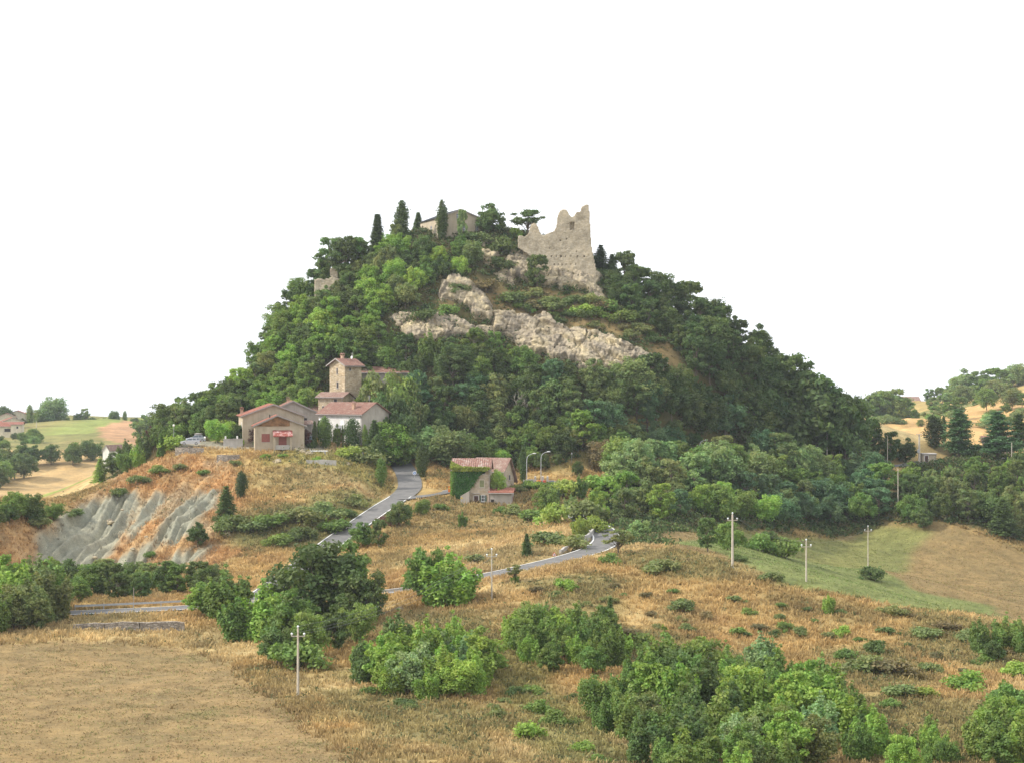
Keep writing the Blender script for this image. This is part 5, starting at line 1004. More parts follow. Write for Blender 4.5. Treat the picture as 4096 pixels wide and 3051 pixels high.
# ivy mantle on the front wall
rng = np.random.default_rng(99)
def ivy():
    pts = []; cols = []
    P = [(-3.95, -0.2), (-1.9, 0.0), (-1.7, 1.3), (-0.6, 2.4), (0.4, 3.6), (1.3, 5.1), (2.0, 6.0), (3.2, 6.6), (3.5, 7.0), (3.7, 7.3), (-3.9, 7.4)]
    a = rng.uniform(-4.1, 3.8, 9000); z = rng.uniform(-0.3, 7.5, 9000); k = inpoly(P, a+0.12*rng.normal(size=9000), z+0.12*rng.normal(size=9000)); a, z = a[k], z[k]
    top = z > 6.5; y = -2.85-0.30*rng.random(len(a))-0.35*top-0.45*np.clip(fbm(a*0.9, z*0.9, s=3)+0.3, 0, 1); p = np.stack([a, y, z], 1); c = np.where(top[:, None], np.array([[0.21, 0.25, 0.045]]), np.array([[0.055, 0.13, 0.035]])*(1+0.3*z[:, None]/7)+np.clip(-3.0-a, 0, 1)[:, None]*np.array([[0.10, 0.12, 0.01]]))
    # over the left corner and up on the roof
    n = 2600; y2 = rng.uniform(-3.1, 2.0, n); z2 = rng.uniform(0.3, 7.2, n); p2 = np.stack([-3.8-0.35*rng.random(n), y2, z2], 1); c2 = np.repeat([[0.14, 0.23, 0.045]], n, 0)
    n = 2200; a3 = rng.uniform(-4.2, 0.0, n); t3 = rng.random(n)**1.6; t3 *= np.clip(0.75-0.25*(a3+4.2), 0.12, 1); p3 = np.stack([a3, -3.2+t3*2.6, 7.0+t3*1.8+0.2*rng.random(n)], 1); c3 = np.repeat([[0.23, 0.27, 0.05]], n, 0)
    n = 700; a4 = rng.uniform(0, 3.9, n); p4 = np.stack([a4, -3.25+0.3*rng.random(n), 6.9+0.35*rng.random(n)], 1); c4 = np.repeat([[0.22, 0.24, 0.06]], n, 0)
    p = np.concatenate([p, p2, p3, p4]); c = np.concatenate([c, c2, c3, c4]); m = len(p); nn = np.array([0, -0.8, 0.4])+rng.normal(size=(m, 3))*0.5; nn /= np.linalg.norm(nn, axis=1)[:, None]
    t = np.cross(nn, rng.normal(size=(m, 3))); t /= np.linalg.norm(t, axis=1)[:, None]; b = np.cross(nn, t); s = 0.14*(0.6+0.8*rng.random(m))[:, None]
    V = np.stack([p-t*s, p-b*s*.8, p+t*s, p+b*s*.8], 1).reshape(-1, 3); col = np.repeat(c*(0.75+0.5*rng.random((m, 1))), 4, 0)
    o = mesh_np('climbing_creeper', V, qf(len(V)), M_GROWTH, col); o.location = vh.location; o.rotation_euler = vh.rotation_euler
    tag(o, 'bright green creeper covering the left of the old three storey house', 'creeper')
ivy()
# far houses
for a in [(28,1702,1000,9,8,4.6,1.9,14,'upper gabled house of the far village with orange roof at the picture edge'),(52,1722,985,11,8,4.8,2.0,22,'gabled house with orange roof, middle one of the far village'),(66,1690,1060,12,9,4.5,2.2,8,'highest gabled house of the far village on the skyline')]:
    house('village_house', a[8], 'house', a[0], a[1], a[2], a[3], a[4], a[5], a[6], a[7], 'y', M_CREAM, M_TILE_R, group='houses of the far village', opens=[('F', 0, 1.5, 1.0, 1.2, 'dark')])
house('village_house', 'lowest far village house with long orange front roof', 'house', 22, 1730, 955, 9, 7, 3.4, 1.9, 0, 'x', M_CREAM, M_TILE_R, group='houses of the far village', opens=[('F', 1, 0.6, 3, 1.5, 'dark')])
house('village_house', 'small square pale house with hipped looking roof beside the lowest far house', 'house', 66, 1722, 950, 5.5, 5.5, 3.3, 1.0, 4, 'x', M_CREAM, M_TILE_R, group='houses of the far village', opens=[('F', 0.4, 1.2, 0.8, 1.0, 'dark')])
house('white_gabled_barn', 'small barn with steep bright white gable beyond the ridge on the left', 'barn', 424, 1838, 640, 2.6, 9, 3.2, 1.7, -22, 'y', M_WHITE, M_TILE_O, over=0.2)
house('far_farm_building', 'long farm building with grey brown roof on the far right skyline', 'building', 3640, 1618, 1005, 10.5, 7, 2.2, 1.9, 4, 'x', M_GREYP, M_TILE_O, opens=[('F', 2, 0.5, 1.6, 1.2, 'dark')])
house('utility_cabin', 'flat topped beige cabin beside the concrete pole on the lane', 'cabin', 3718, 1852, 488, 3.6, 3.2, 2.4, 0.08, 6, 'x', M_BEIGE, M_CONC, over=0.15, opens=[('F', -0.8, 0.2, 0.9, 1.8, 'door')])
house('house_behind_cedars', 'pinkish house glimpsed between the cedar branches', 'house', 3995, 1815, 505, 8, 7, 3.2, 1.4, -12, 'x', M_PINK, M_TILE_P, opens=[('F', 1.5, 1, 0.9, 1.2, 'dark')])
# ------------------------------------------------------------------ ruins
def ruin(name, label, P_px, Y, cell=0.22, thick=1.6, mat=None, holes=(), seed=3, slant=0.0, bevel=0.10, cat='ruin'):
    """ruined wall: outline in picture coordinates stood up at distance Y with real thickness, rough faces"""
    P = np.array([((u-2048)/F*Y, -(v-1525.5)/F*Y) for u, v in P_px]); x0, z0 = P.min(0)-cell; x1, z1 = P.max(0)+cell
    nx = int((x1-x0)/cell)+1; nz = int((z1-z0)/cell)+1; X, Z = np.meshgrid(x0+np.arange(nx+1)*cell, z0+np.arange(nz+1)*cell)
    cxm = (X[:-1, :-1]+X[1:, 1:])/2; czm = (Z[:-1, :-1]+Z[1:, 1:])/2; M = inpoly(P, cxm, czm)
    HO = np.zeros_like(M)
    for (hu, hv, hw, hh) in holes:
        hx = (hu-2048)/F*Y; hz = -(hv-1525.5)/F*Y; HO |= (np.abs(cxm-hx) < hw/2*Y/F) & (np.abs(czm-hz) < hh/2*Y/F)
    jx = 0.3*cell*vnoise(X*3.1, Z*3.1, s=seed); jz = 0.3*cell*vnoise(X*3.3, Z*2.9, s=seed+1); dy = 0.16*fbm(X*0.5, Z*0.5, s=seed+2)+0.07*fbm(X*2.2, Z*2.8, s=seed+3)
    flare = bevel*np.maximum(0, (Z.max()-Z)-10)**1.2*0.12
    ids = {}; V = []; Fs = []
    def vid(i, j, k):
        key = (i, j, k)
        if key not in ids:
            ids[key] = len(V); y = {0: Y+dy[i, j]-flare[i, j]+slant*(X[i, j]-x0), 1: Y+thick-dy[i, j]*0.8+flare[i, j]+slant*(X[i, j]-x0), 2: Y+1.1+dy[i, j]+slant*(X[i, j]-x0)}[k]; V.append((X[i, j]+jx[i, j], y, Z[i, j]+jz[i, j]))
        return ids[key]
    pad = np.pad(M, 1); ph = np.pad(HO, 1)
    for i in range(nz):
        for j in range(nx):
            if not M[i, j]: continue
            c = [(i, j), (i, j+1), (i+1, j+1), (i+1, j)]; f = 2 if HO[i, j] else 0
            Fs.append([vid(a, b, f) for a, b in c]); Fs.append([vid(a, b, 1) for a, b in reversed(c)])
            for (di, dj, e0, e1) in ((-1, 0, 0, 1), (0, 1, 1, 2), (1, 0, 2, 3), (0, -1, 3, 0)):
                a, b = c[e0], c[e1]
                if not pad[i+1+di, j+1+dj]: Fs.append([vid(*a, f), vid(*a, 1), vid(*b, 1), vid(*b, f)])
                elif HO[i, j] and not ph[i+1+di, j+1+dj]: Fs.append([vid(*a, 2), vid(*a, 0), vid(*b, 0), vid(*b, 2)])
    o = mesh_np(name, V, Fs, mat or M_CASTLE); bm = bmesh.new(); bm.from_mesh(o.data); bmesh.ops.recalc_face_normals(bm, faces=bm.faces); bm.to_mesh(o.data); bm.free(); tag(o, label, cat); return o
hl = [(2289,906,17,30),(2266,957,5,7),(2307,1008,5,5),(2272,882+16,4,4),(2241,963,4,4),(2197,995,4,4),(2218,996,4,4),(2250,996,4,4),(2264,996,4,4)]+[(x, 1027+0*x, 4, 4) for x in (2206,2227,2244,2262,2285,2310,2337)]+[(x, 1059, 4, 4) for x in (2217,2233,2248,2264,2284,2303)]
ruin('castle_ruin_wall', 'tall ruined castle wall with jagged top and small square window', [(2072,947),(2081,943),(2092,946),(2102,947),(2114,935),(2120,912),(2127,898),(2135,893),(2146,898),(2154,910),(2160,928),(2163,938),(2172,941),(2183,939),(2200,931),(2217,924),(2224,910),(2229,893),(2230,870),(2236,853),(2242,842),(2256,838),(2266,840),(2274,852),(2279,863),(2286,867),(2296,866),(2304,852),(2313,847),(2321,848),(2325,836),(2328,826),(2342,820),(2356,819),(2358,850),(2361,900),(2364,950),(2368,1000),(2376,1035),(2384,1075),(2386,1120),(2380,1180),(2250,1180),(2185,1120),(2150,1050),(2110,1015),(2085,1000),(2072,990)], 479, 0.20, 2.4, holes=hl, bevel=0.25)
# side wall running back from the corner, the flared buttress
def wall_run(name, label, pts, h, th, mat, cat='wall', drop=1.5, cap=None, group=None, rough=0.12, seed=0):
    """freestanding or retaining wall along world points (x, y, z top)"""
    rn = random.Random(seed); mb = MB()
    for i in range(len(pts)-1):
        a, b = Vector(pts[i]), Vector(pts[i+1]); n = max(1, int((b-a).length/1.2)); d = (b-a); nr = Vector((-d.y, d.x, 0)).normalized()*th/2
        P = [a.lerp(b, k/n)+Vector((rn.uniform(-1, 1)*rough*0.3, rn.uniform(-1, 1)*rough*0.3, rn.uniform(-1, 1)*rough if 0 < k < n else 0)) for k in range(n+1)]; V = []
        for p in P:
            zb = p.z-h-drop; V += [p+nr, p-nr, Vector((p.x, p.y, zb))-nr*1.15, Vector((p.x, p.y, zb))+nr*1.15]
        Fs = [(k*4+q, k*4+(q+1) % 4, k*4+4+(q+1) % 4, k*4+4+q) for k in range(n) for q in range(4)]+[(0, 1, 2, 3), (n*4, n*4+1, n*4+2, n*4+3)]
        mb.add(V, Fs)
    if cap is None: o = mb.build(name, mat); tag(o, label, cat, group); return o
    root = empty(name, (0, 0, 0)); tag(root, label, cat, group); mb.build('wall_body', mat, root); mb = MB()
    for i in range(len(pts)-1):
        a, b = Vector(pts[i]), Vector(pts[i+1]); mb.box(((a+b)/2+Vector((0, 0, 0.06))), ((b-a).length+0.1, th+0.16, 0.14), math.atan2((b-a).y, (b-a).x))
    mb.build('coping', cap, root); return root
P0 = W(2350,1000,480.8); wall_run('castle_side_wall', 'side wall of the castle running back from its tall right corner', [(P0[0]-0.5, 480.6, P0[2]+6.0), (P0[0]-0.2, 486, P0[2]+4.0), (P0[0]-0.2, 493, P0[2]+1.0)], 12, 1.6, M_CASTLE, 'ruin', rough=0.5)
ruin('ruined_enclosure_wall', 'low curved ruined wall under the oaks on the left shoulder of the crag', [(1258,1122),(1268,1116),(1300,1118),(1326,1112),(1330,1098),(1334,1112),(1360,1116),(1376,1108),(1380,1200),(1258,1200)], 474, 0.25, 1.2, seed=9)
ruin('ruined_turret', 'short stump of a ruined turret beside the curved wall on the shoulder', [(1320,1078),(1326,1072),(1344,1070),(1352,1076),(1354,1150),(1320,1150)], 476, 0.22, 2.5, seed=12)
# ------------------------------------------------------------------ rock outcrops
def m_rock():
    m, nt, b = newmat('sandstone_rock', 0.95, 0.1); tc = N(nt, 'ShaderNodeTexCoord'); f1 = noise(nt, tc.outputs['Object'], 0.22, 6, 0.65); f2 = noise(nt, tc.outputs['Object'], 1.6, 8, 0.7)
    mp = N(nt, 'ShaderNodeMapping'); mp.inputs['Rotation'].default_value = (R(20), R(-28), 0); mp.inputs['Scale'].default_value = (0.25, 0.25, 1.6); nt.links.new(tc.outputs['Object'], mp.inputs['Vector']); f3 = noise(nt, mp.outputs[0], 1.2, 6, 0.7)
    c = ramp(nt, f1, [(0.30, (0.20, 0.175, 0.14)), (0.44, (0.31, 0.265, 0.20)), (0.56, (0.40, 0.34, 0.235)), (0.70, (0.56, 0.47, 0.29))])
    c = mixn(nt, 1.0, c, ramp(nt, f2, [(0.3, (0.6, 0.6, 0.6)), (0.5, (1, 1, 1)), (0.72, (1.3, 1.28, 1.25))]), 'MULTIPLY'); c = mixn(nt, 1.0, c, ramp(nt, f3, [(0.36, (0.5, 0.48, 0.45)), (0.46, (1, 1, 1)), (0.7, (1.08, 1.06, 1.0))]), 'MULTIPLY')
    nt.links.new(c, b.inputs['Base Color']); bump(nt, b, f3, 0.9, 0.35); return m
M_ROCK = m_rock()
def hitv(u, v, y0=300.0, y1=520.0, st=0.5):
    a = (u-2048.0)/F; b = -(v-1525.5)/F; out = np.full(u.shape, np.nan); pd = None; py = None
    for y in np.arange(y0, y1, st):
        d = b*y-H(a*y, np.full(u.shape, y))
        if pd is not None:
            k = np.isnan(out) & (d < 0) & (pd >= 0); t = pd[k]/(pd[k]-d[k]); out[k] = py+t*st
        pd = d; py = y
    return out
def outcrop(label, P_px, A=2.0, blk=3.0, seed=1, pitch=3.5, tilt=0.5):
    P = np.array(P_px, float); x0, y0 = P.min(0)-6; x1, y1 = P.max(0)+6; U, Vv = np.meshgrid(np.arange(x0, x1, pitch), np.arange(y0, y1, pitch)); Y = hitv(U.ravel(), Vv.ravel()).reshape(U.shape)
    ok = ~np.isnan(Y); Yf = np.where(ok, Y, np.nanmax(Y)); X = (U-2048)/F*Yf; Z = -(Vv-1525.5)/F*Yf
    ins = inpoly(P, U+8*vnoise(U/17, Vv/17, s=seed), Vv+8*vnoise(U/19, Vv/19, s=seed+1)); 
    dist = ins.astype(float); acc = np.zeros_like(dist); cur = ins.copy()
    for _ in range(7): acc += cur; q = np.pad(cur, 1); cur = cur & q[:-2, 1:-1] & q[2:, 1:-1] & q[1:-1, :-2] & q[1:-1, 2:]
    edge = np.clip(acc/5.0, 0, 1)
    rg = np.random.default_rng(seed); lo = np.array([X[ins].min(), Yf[ins].min(), Z[ins].min()]); hi = np.array([X[ins].max(), Yf[ins].max(), Z[ins].max()]); nc = int(max(8, np.prod(np.maximum((hi-lo)[[0, 2]], 2))/(blk*blk*0.8)))
    cells = rg.uniform(lo, hi, (nc, 3)); k = ins | (np.pad(ins, 2)[:-4, 2:-2]) | (np.pad(ins, 2)[4:, 2:-2]) | (np.pad(ins, 2)[2:-2, :-4]) | (np.pad(ins, 2)[2:-2, 4:])
    pts = np.stack([X, Yf, Z], -1); sc = np.array([1.0, 0.5, 1.35]); c_, s_ = math.cos(tilt), math.sin(tilt); Rm = np.array([[c_, 0, -s_], [0, 1, 0], [s_, 0, c_]])
    q = ((pts+0.5*np.stack([vnoise(X*0.7, Z*0.7, s=seed+5), 0*X, vnoise(X*0.7, Z*0.7, s=seed+6)], -1))@Rm.T)*sc; cc = (cells@Rm.T)*sc
    d = np.sqrt(((q[:, :, None]-cc[None, None])**2).sum(-1)); i1 = d.argmin(2); ds = np.sort(d, 2); f = ds[..., 1]-ds[..., 0]
    ch = rg.random(nc); tl = rg.normal(size=(nc, 2))*0.28; rel = pts-cells[i1]
    disp = A*(0.35+0.75*ch[i1])+tl[i1][..., 0]*rel[..., 0]+tl[i1][..., 1]*rel[..., 2]; disp = np.clip(disp, 0.2, A*1.6)-A*0.55*(1-sstep(0, 0.35, f))
    st_ = (Z+0.45*X+0.5*vnoise(X*0.4, Z*0.4, s=seed+9))/1.5; sb = (Z+0.42*X+1.1*fbm(X*0.18, Z*0.18, s=seed+10))/1.9; jb = (X*0.8-0.35*Z+1.6*fbm(X*0.2, Z*0.2, s=seed+11))/5.2; hb = _h(np.floor(sb).astype(int), np.floor(jb).astype(int), np.zeros_like(sb).astype(int), seed)
    crk = np.minimum(sb-np.floor(sb), jb-np.floor(jb)); disp = disp*0.30+A*(0.2+0.5*hb)-0.5*(1-sstep(0, 0.1, crk))+0.55*fbm(X*0.5, Z*0.7, s=seed+7, o=5)+0.45*fbm(X*2.6, Z*3.6, s=seed+8)+0.35*(st_-np.floor(st_))**2; disp = disp*edge-0.6*(1-edge)
    V = np.stack([X+0.12*disp*0, Yf-disp*0.86, Z+disp*0.42], -1); n = U.shape[1]; m = (k & ok); fi = np.where(m[:-1, :-1] & m[1:, :-1] & m[:-1, 1:] & m[1:, 1:])
    i = fi[0]*n+fi[1]; Fq = np.stack([i+n, i+n+1, i+1, i], 1); used, inv = np.unique(Fq.ravel(), return_inverse=True)
    o = mesh_np('rock_outcrop', V.reshape(-1, 3)[used], inv.reshape(-1, 4), M_ROCK); tag(o, label, 'rock', 'rock outcrops of the castle crag'); return o
outcrop('craggy pale rock directly under the ruined castle wall, with a rounded boulder end', [(2075,985),(2130,985),(2180,1035),(2230,1065),(2300,1070),(2360,1085),(2400,1085),(2412,1110),(2400,1150),(2440,1200),(2400,1215),(2330,1170),(2250,1160),(2170,1150),(2110,1110),(2080,1060)], 2.6, 3.4, 2)
outcrop('broken pale crag below the left end of the castle wall', [(1995,1095),(2020,1040),(2050,985),(2090,990),(2120,1040),(2150,1100),(2120,1130),(2060,1120)], 2.4, 2.6, 3)
outcrop('big single squarish boulder between the hilltop house and the castle', [(1905,1010),(1930,990),(1985,995),(2002,1010),(1995,1060),(1970,1078),(1930,1055)], 2.6, 6.0, 4)
outcrop('rounded brown crag at the upper end of the long rock band', [(1745,1180),(1770,1120),(1810,1100),(1850,1110),(1900,1135),(1935,1165),(1960,1200),(1985,1260),(1960,1290),(1900,1275),(1860,1230),(1810,1205),(1770,1210)], 3.0, 3.6, 5)
outcrop('long stepped rock band slanting down across the middle of the hill', [(1960,1240),(2060,1245),(2130,1262),(2170,1245),(2230,1290),(2270,1305),(2340,1310),(2430,1330),(2500,1370),(2580,1400),(2660,1440),(2700,1485),(2640,1510),(2540,1500),(2460,1490),(2380,1490),(2300,1450),(2200,1440),(2120,1420),(2040,1370),(1970,1330)], 3.2, 3.2, 6)
outcrop('low grey rock face left of the long rock band', [(1545,1270),(1600,1245),(1680,1250),(1760,1245),(1830,1260),(1900,1300),(1990,1300),(2000,1350),(1900,1360),(1800,1350),(1700,1370),(1640,1370),(1590,1310)], 2.0, 3.0, 7)
outcrop('smooth pinkish slab under the broken crag', [(1960,1090),(2010,1085),(2080,1120),(2060,1150),(2000,1125)], 1.4, 4.0, 8)
outcrop('small rock peeping from the trees on the left shoulder', [(1335,1195),(1375,1180),(1380,1220),(1350,1235)], 1.6, 2.5, 9); outcrop('narrow rock among the trees on the left flank', [(1110,1400),(1135,1380),(1140,1450),(1115,1480)], 1.6, 2.5, 10)
outcrop('lower pale buttress at the right end of the rock band', [(2290,1440),(2360,1440),(2420,1470),(2400,1500),(2310,1490)], 2.0, 2.8, 11)
outcrop('rocky step just below the top of the crag, under the round tree', [(1900,960),(1960,950),(2040,965),(2060,985),(2000,985),(1930,985)], 1.5, 2.5, 12)
# ------------------------------------------------------------------ power poles
M_POLE = simple('weathered_concrete_pole', (0.50, 0.45, 0.37), 0.9, 0.12, 2); M_TIMBER = simple('grey_timber', (0.34, 0.30, 0.25), 0.9, 0.15, 2); M_INS = simple('white_glass_insulator', (0.72, 0.76, 0.76), 0.25, 0.05, spec=0.6); M_CABLE = simple('cable', (0.16, 0.16, 0.16), 0.6, 0.05)
TOPS = {}
def power_pole(key, u, v0, v1, label, Y=None, arms=True, r=0.16, thick=1.0, plate=False, mat=None):
    if Y is None: p = hit(u, v0)
    else: p = Vector(W(u, v0, Y)); p.z = g(p.x, p.y)
    zt = -(v1-1525.5)/F*p.y; h = zt-p.z; root = empty('power_pole', p); tag(root, label, 'power pole', 'power poles')
    r *= thick; MB().tube((0, 0, -0.8), (0, 0, h), r, r*0.62, 12).build('pole', mat or M_POLE, root, smooth=False)
    if arms:
        MB().box((0, 0, h-0.85), (1.5, 0.10, 0.10)).box((0, 0, h-0.4), (0.12, 0.3, 0.12)).build('crossarm', M_POLE, root)
        for x, z in ((-0.68, h-0.8), (0.68, h-0.8), (0, h)):
            mb = MB(); mb.tube((x, 0, z), (x, 0, z+0.12), 0.05, 0.05, 8); mb.ball((x, 0, z+0.2), 0.14, 10, 6, (1, 1, 0.85)); mb.tube((x, 0, z+0.26), (x, 0, z+0.34), 0.09, 0.05, 8); mb.build('insulator', M_INS, root, True)
    if plate: MB().box((0, 0, h), (1.5, 0.5, 0.12)).build('top_plate', M_CONC, root); MB().box((-0.3, -0.3, h*0.45), (0.5, 0.4, 0.9)).build('switch_box', M_METAL, root)
    TOPS[key] = Vector((p.x, p.y, p.z+h)); return root
power_pole('near', 1192, 2790, 2512, 'nearest and tallest looking pole, between the bare field and the grove', arms=True)
power_pole('slope', 2930, 2270, 2056, 'tall concrete pole with crossarm on the dry slope before the olive wood', thick=1.3)
power_pole('bowl1', 3225, 2325, 2162, 'slender armed pole at the near edge of the green bowl', thick=0.9)
power_pole('bowl2', 3472, 2272, 2106, 'slender armed pole beside the lone bush in the bowl', thick=0.8)
power_pole('path', 3592, 2032, 1872, 'bare pole on the bank under the lane', arms=False, thick=0.8)
power_pole('mid', 1967, 2390, 2200, 'armed pole beside the lower road in the middle of the picture', thick=0.8)
power_pole('l1', 3308, 1812, 1688, 'plain pole under the big dark oak', Y=470, arms=False, thick=1.1)
power_pole('l2', 3550, 1852, 1740, 'thin pole leaning by the lane among low trees', Y=480, arms=False, thick=0.7)
power_pole('l3', 3677, 1862, 1736, 'thick concrete pole with a flat top plate on the lane', Y=484, arms=False, thick=2.0, plate=True)
power_pole('l4', 4047, 1890, 1768, 'thin pole under the widest cedar at the right edge', Y=484, arms=False, thick=0.8)
power_pole('far', 146, 1728, 1682, 'small pole below the far village', Y=985, arms=False, thick=1.0)
def post(name, label, cat, u, v0, v1, r=0.05, Y=None, mat=None):
    p = hit(u, v0) if Y is None else Vector((W(u, v0, Y)[0], Y, g(W(u, v0, Y)[0], Y))); h = -(v1-1525.5)/F*p.y-p.z; o = MB().tube((0, 0, -0.3), (0, 0, h), r, r*0.8, 8).ball((0, 0, h), r, 8, 4).build(name, mat or M_TIMBER); o.location = p; tag(o, label, cat); return o
post('roadside_post', 'thin grey post above the guard rail of the lower road', 'post', 535, 2415, 2350, 0.06)
def cable(A, B, sag, label, r=0.022, group='wires strung between the poles'):
    mb = MB(); P = [A.lerp(B, t/10)-Vector((0, 0, sag*4*(t/10)*(1-t/10))) for t in range(11)]
    for a, b in zip(P, P[1:]): mb.tube(a, b, r, r, 4)
    tag(mb.build('wire', M_CABLE), label, 'wire', group)
cable(TOPS['l1'], TOPS['l2'], 0.8, 'upper wire from the pole under the oak to the leaning pole'); cable(TOPS['l1']-Vector((0, 0, 0.8)), TOPS['l2']-Vector((0, 0, 0.7)), 1.2, 'lower wire from the pole under the oak to the leaning pole')
cable(TOPS['l3'], TOPS['l4'], 0.9, 'wire from the thick concrete pole past the cedars'); cable(TOPS['l4'], TOPS['l4']+Vector((20, 0, -0.6)), 0.4, 'wire leaving the picture beyond the widest cedar')
cable(TOPS['bowl1'], TOPS['bowl2'], 1.2, 'wire over the bowl between the two slender armed poles', 0.015); cable(TOPS['slope'], TOPS['bowl1'], 1.2, 'wire from the tall slope pole down to the bowl', 0.015)
for dx_, lb_ in ((-0.68, 'left'), (0.0, 'top'), (0.68, 'right')):
    dz_ = 0.25 if dx_ == 0 else -0.55
    cable(TOPS['near']+Vector((dx_, 0, dz_)), TOPS['mid']+Vector((dx_, 0, dz_)), 1.6, lb_+' wire between the nearest pole and the pole by the lower road', 0.014)
# ------------------------------------------------------------------ lamps
def street_lamp(label, u, Y, vt, left=1, dark=False):
    x = (u-2048)/F*Y; z0 = g(x, Y); h = -(vt-1525.5)/F*Y-z0; root = empty('street_lamp', (x, Y, z0)); tag(root, label, 'street lamp', 'street lamps along the roads')
    mb = MB(); P = [(0, 0, -0.3), (0, 0, h-1.6), (0.08, 0, h-0.9), (0.35, 0, h-0.45), (0.8, 0, h-0.18), (1.3, 0, h-0.05)]
    for i in range(5): mb.tube(P[i], P[i+1], 0.09-0.009*i, 0.09-0.009*(i+1), 10)
    mb.build('lamp_post', M_METAL, root); mb = MB(); mb.ball((1.62, 0, h-0.0), 0.42, 12, 6, (1, 0.42, 0.26)); hd = mb.build('lamp_head', M_WPAINT, root, True); MB().ball((1.62, 0, h-0.07), 0.26, 10, 5, (1, 0.5, 0.25)).build('lens', M_GLASS, hd, True)
street_lamp('lamp on a curved post, left one of the pair beyond the vine covered house', 2107, 404, 1812); street_lamp('lamp on a curved post, right one of the pair beyond the vine covered house', 2164, 405, 1805)
street_lamp('street lamp head showing over the olive wood, left one', 2472, 437, 1785); street_lamp('street lamp head showing over the middle of the olive wood', 2798, 447, 1758); street_lamp('street lamp under the big oak by the lane', 3358, 474, 1744)
def globe_lamp(label, u, Y, vt):
    x = (u-2048)/F*Y; z0 = g(x, Y); h = -(vt-1525.5)/F*Y-z0; root = empty('globe_lamp', (x, Y, z0)); tag(root, label, 'lamp', 'white globe lamps of the village'); MB().tube((0, 0, -0.2), (0, 0, h-0.2), 0.05, 0.04).build('lamp_post', M_METAL, root); MB().ball((0, 0, h), 0.25, 14, 8).build('globe', M_WPAINT, root, True)
globe_lamp('white globe lamp on the wooded bank left of the cars', 695, 420, 1700); globe_lamp('low white globe lamp beside the parked cars', 820, 409, 1749); globe_lamp('white globe lamp between the grey house and the broad cypress', 1279, 424, 1678)
# ------------------------------------------------------------------ signs
M_RED = simple('sign_red', (0.62, 0.06, 0.05), 0.5, 0.05); M_BLUE = simple('sign_blue', (0.05, 0.18, 0.50), 0.5, 0.05); M_YEL = simple('sign_yellow', (0.70, 0.55, 0.12), 0.5, 0.05); M_ORG = simple('hazard_orange', (0.75, 0.20, 0.04), 0.6, 0.05); M_BLK = simple('sign_black', (0.02, 0.02, 0.02), 0.6, 0.05)
def tri_sign(label, u, vbase, vc, size, rim, face, Y=None, mark=True):
    p = hit(u, vbase) if Y is None else Vector((W(u, vbase, Y)[0], Y, g(W(u, vbase, Y)[0], Y))); zc = -(vc-1525.5)/F*p.y-p.z; root = empty('warning_sign', p, 0); tag(root, label, 'road sign'); MB().tube((0, 0.05, -0.2), (0, 0.05, zc+size*0.4), 0.035).build('post', M_METAL, root)
    T = lambda s: [(-s*0.5, zc-s*0.3), (s*0.5, zc-s*0.3), (0, zc+s*0.55)]
    MB().prism(T(size), -0.02, 0.01, 'y').build('rim', rim, root); f = MB().prism(T(size*0.70), -0.035, -0.021, 'y').build('face', face, root)
    if mark: MB().prism([(-0.10*size, zc-0.12*size), (0.10*size, zc-0.12*size), (0.03*size, zc+0.2*size), (-0.03*size, zc+0.2*size)], -0.045, -0.036, 'y').build('symbol', M_BLK, f)
tri_sign('red edged triangular warning sign beside the lower road before the hairpin', 2217, 2252, 2216, 0.75, M_RED, M_WPAINT); tri_sign('white backed triangular sign before the dark wood, far from the road', 2287, 1850, 1812, 0.45, M_WPAINT, M_METAL, mark=False); tri_sign('small yellow triangular sign at the corner of the creeper covered wall', 1847, 2012, 1990, 0.55, M_YEL, M_YEL, Y=381)
p = hit(1658, 1922); root = empty('round_road_sign', p); tag(root, 'round white and blue sign beside the climbing road', 'road sign'); zc = -(1890-1525.5)/F*p.y-p.z
MB().tube((0, 0.05, -0.2), (0, 0.05, zc), 0.035).build('post', M_METAL, root); MB().tube((0, -0.0, zc), (0, 0.03, zc), 0.42, 0.42, 20).build('disc', M_WPAINT, root); MB().tube((0, -0.02, zc), (0, -0.005, zc), 0.30, 0.30, 20).build('face', M_BLUE, root); MB().prism([(-0.2, zc+0.05), (0.12, zc-0.22), (0.2, zc-0.12), (-0.12, zc+0.2)], -0.035, -0.022, 'y').build('slash', M_WPAINT, root)
p = W(1797, 1962, 392); root = empty('hazard_marker', (p[0], p[1], g(p[0], p[1]))); tag(root, 'orange hazard marker by the roadside at the left of the creeper covered house', 'road marker'); MB().box((0, 0, 0.75), (0.5, 0.1, 1.3), taper=0.7).build('board', M_ORG, root); MB().box((0, 0, 0.05), (0.7, 0.4, 0.14)).build('base', M_BLK, root); MB().tube((0, -0.07, 1.0), (0, -0.05, 1.0), 0.16, 0.16, 10).build('lens', M_YEL, root)
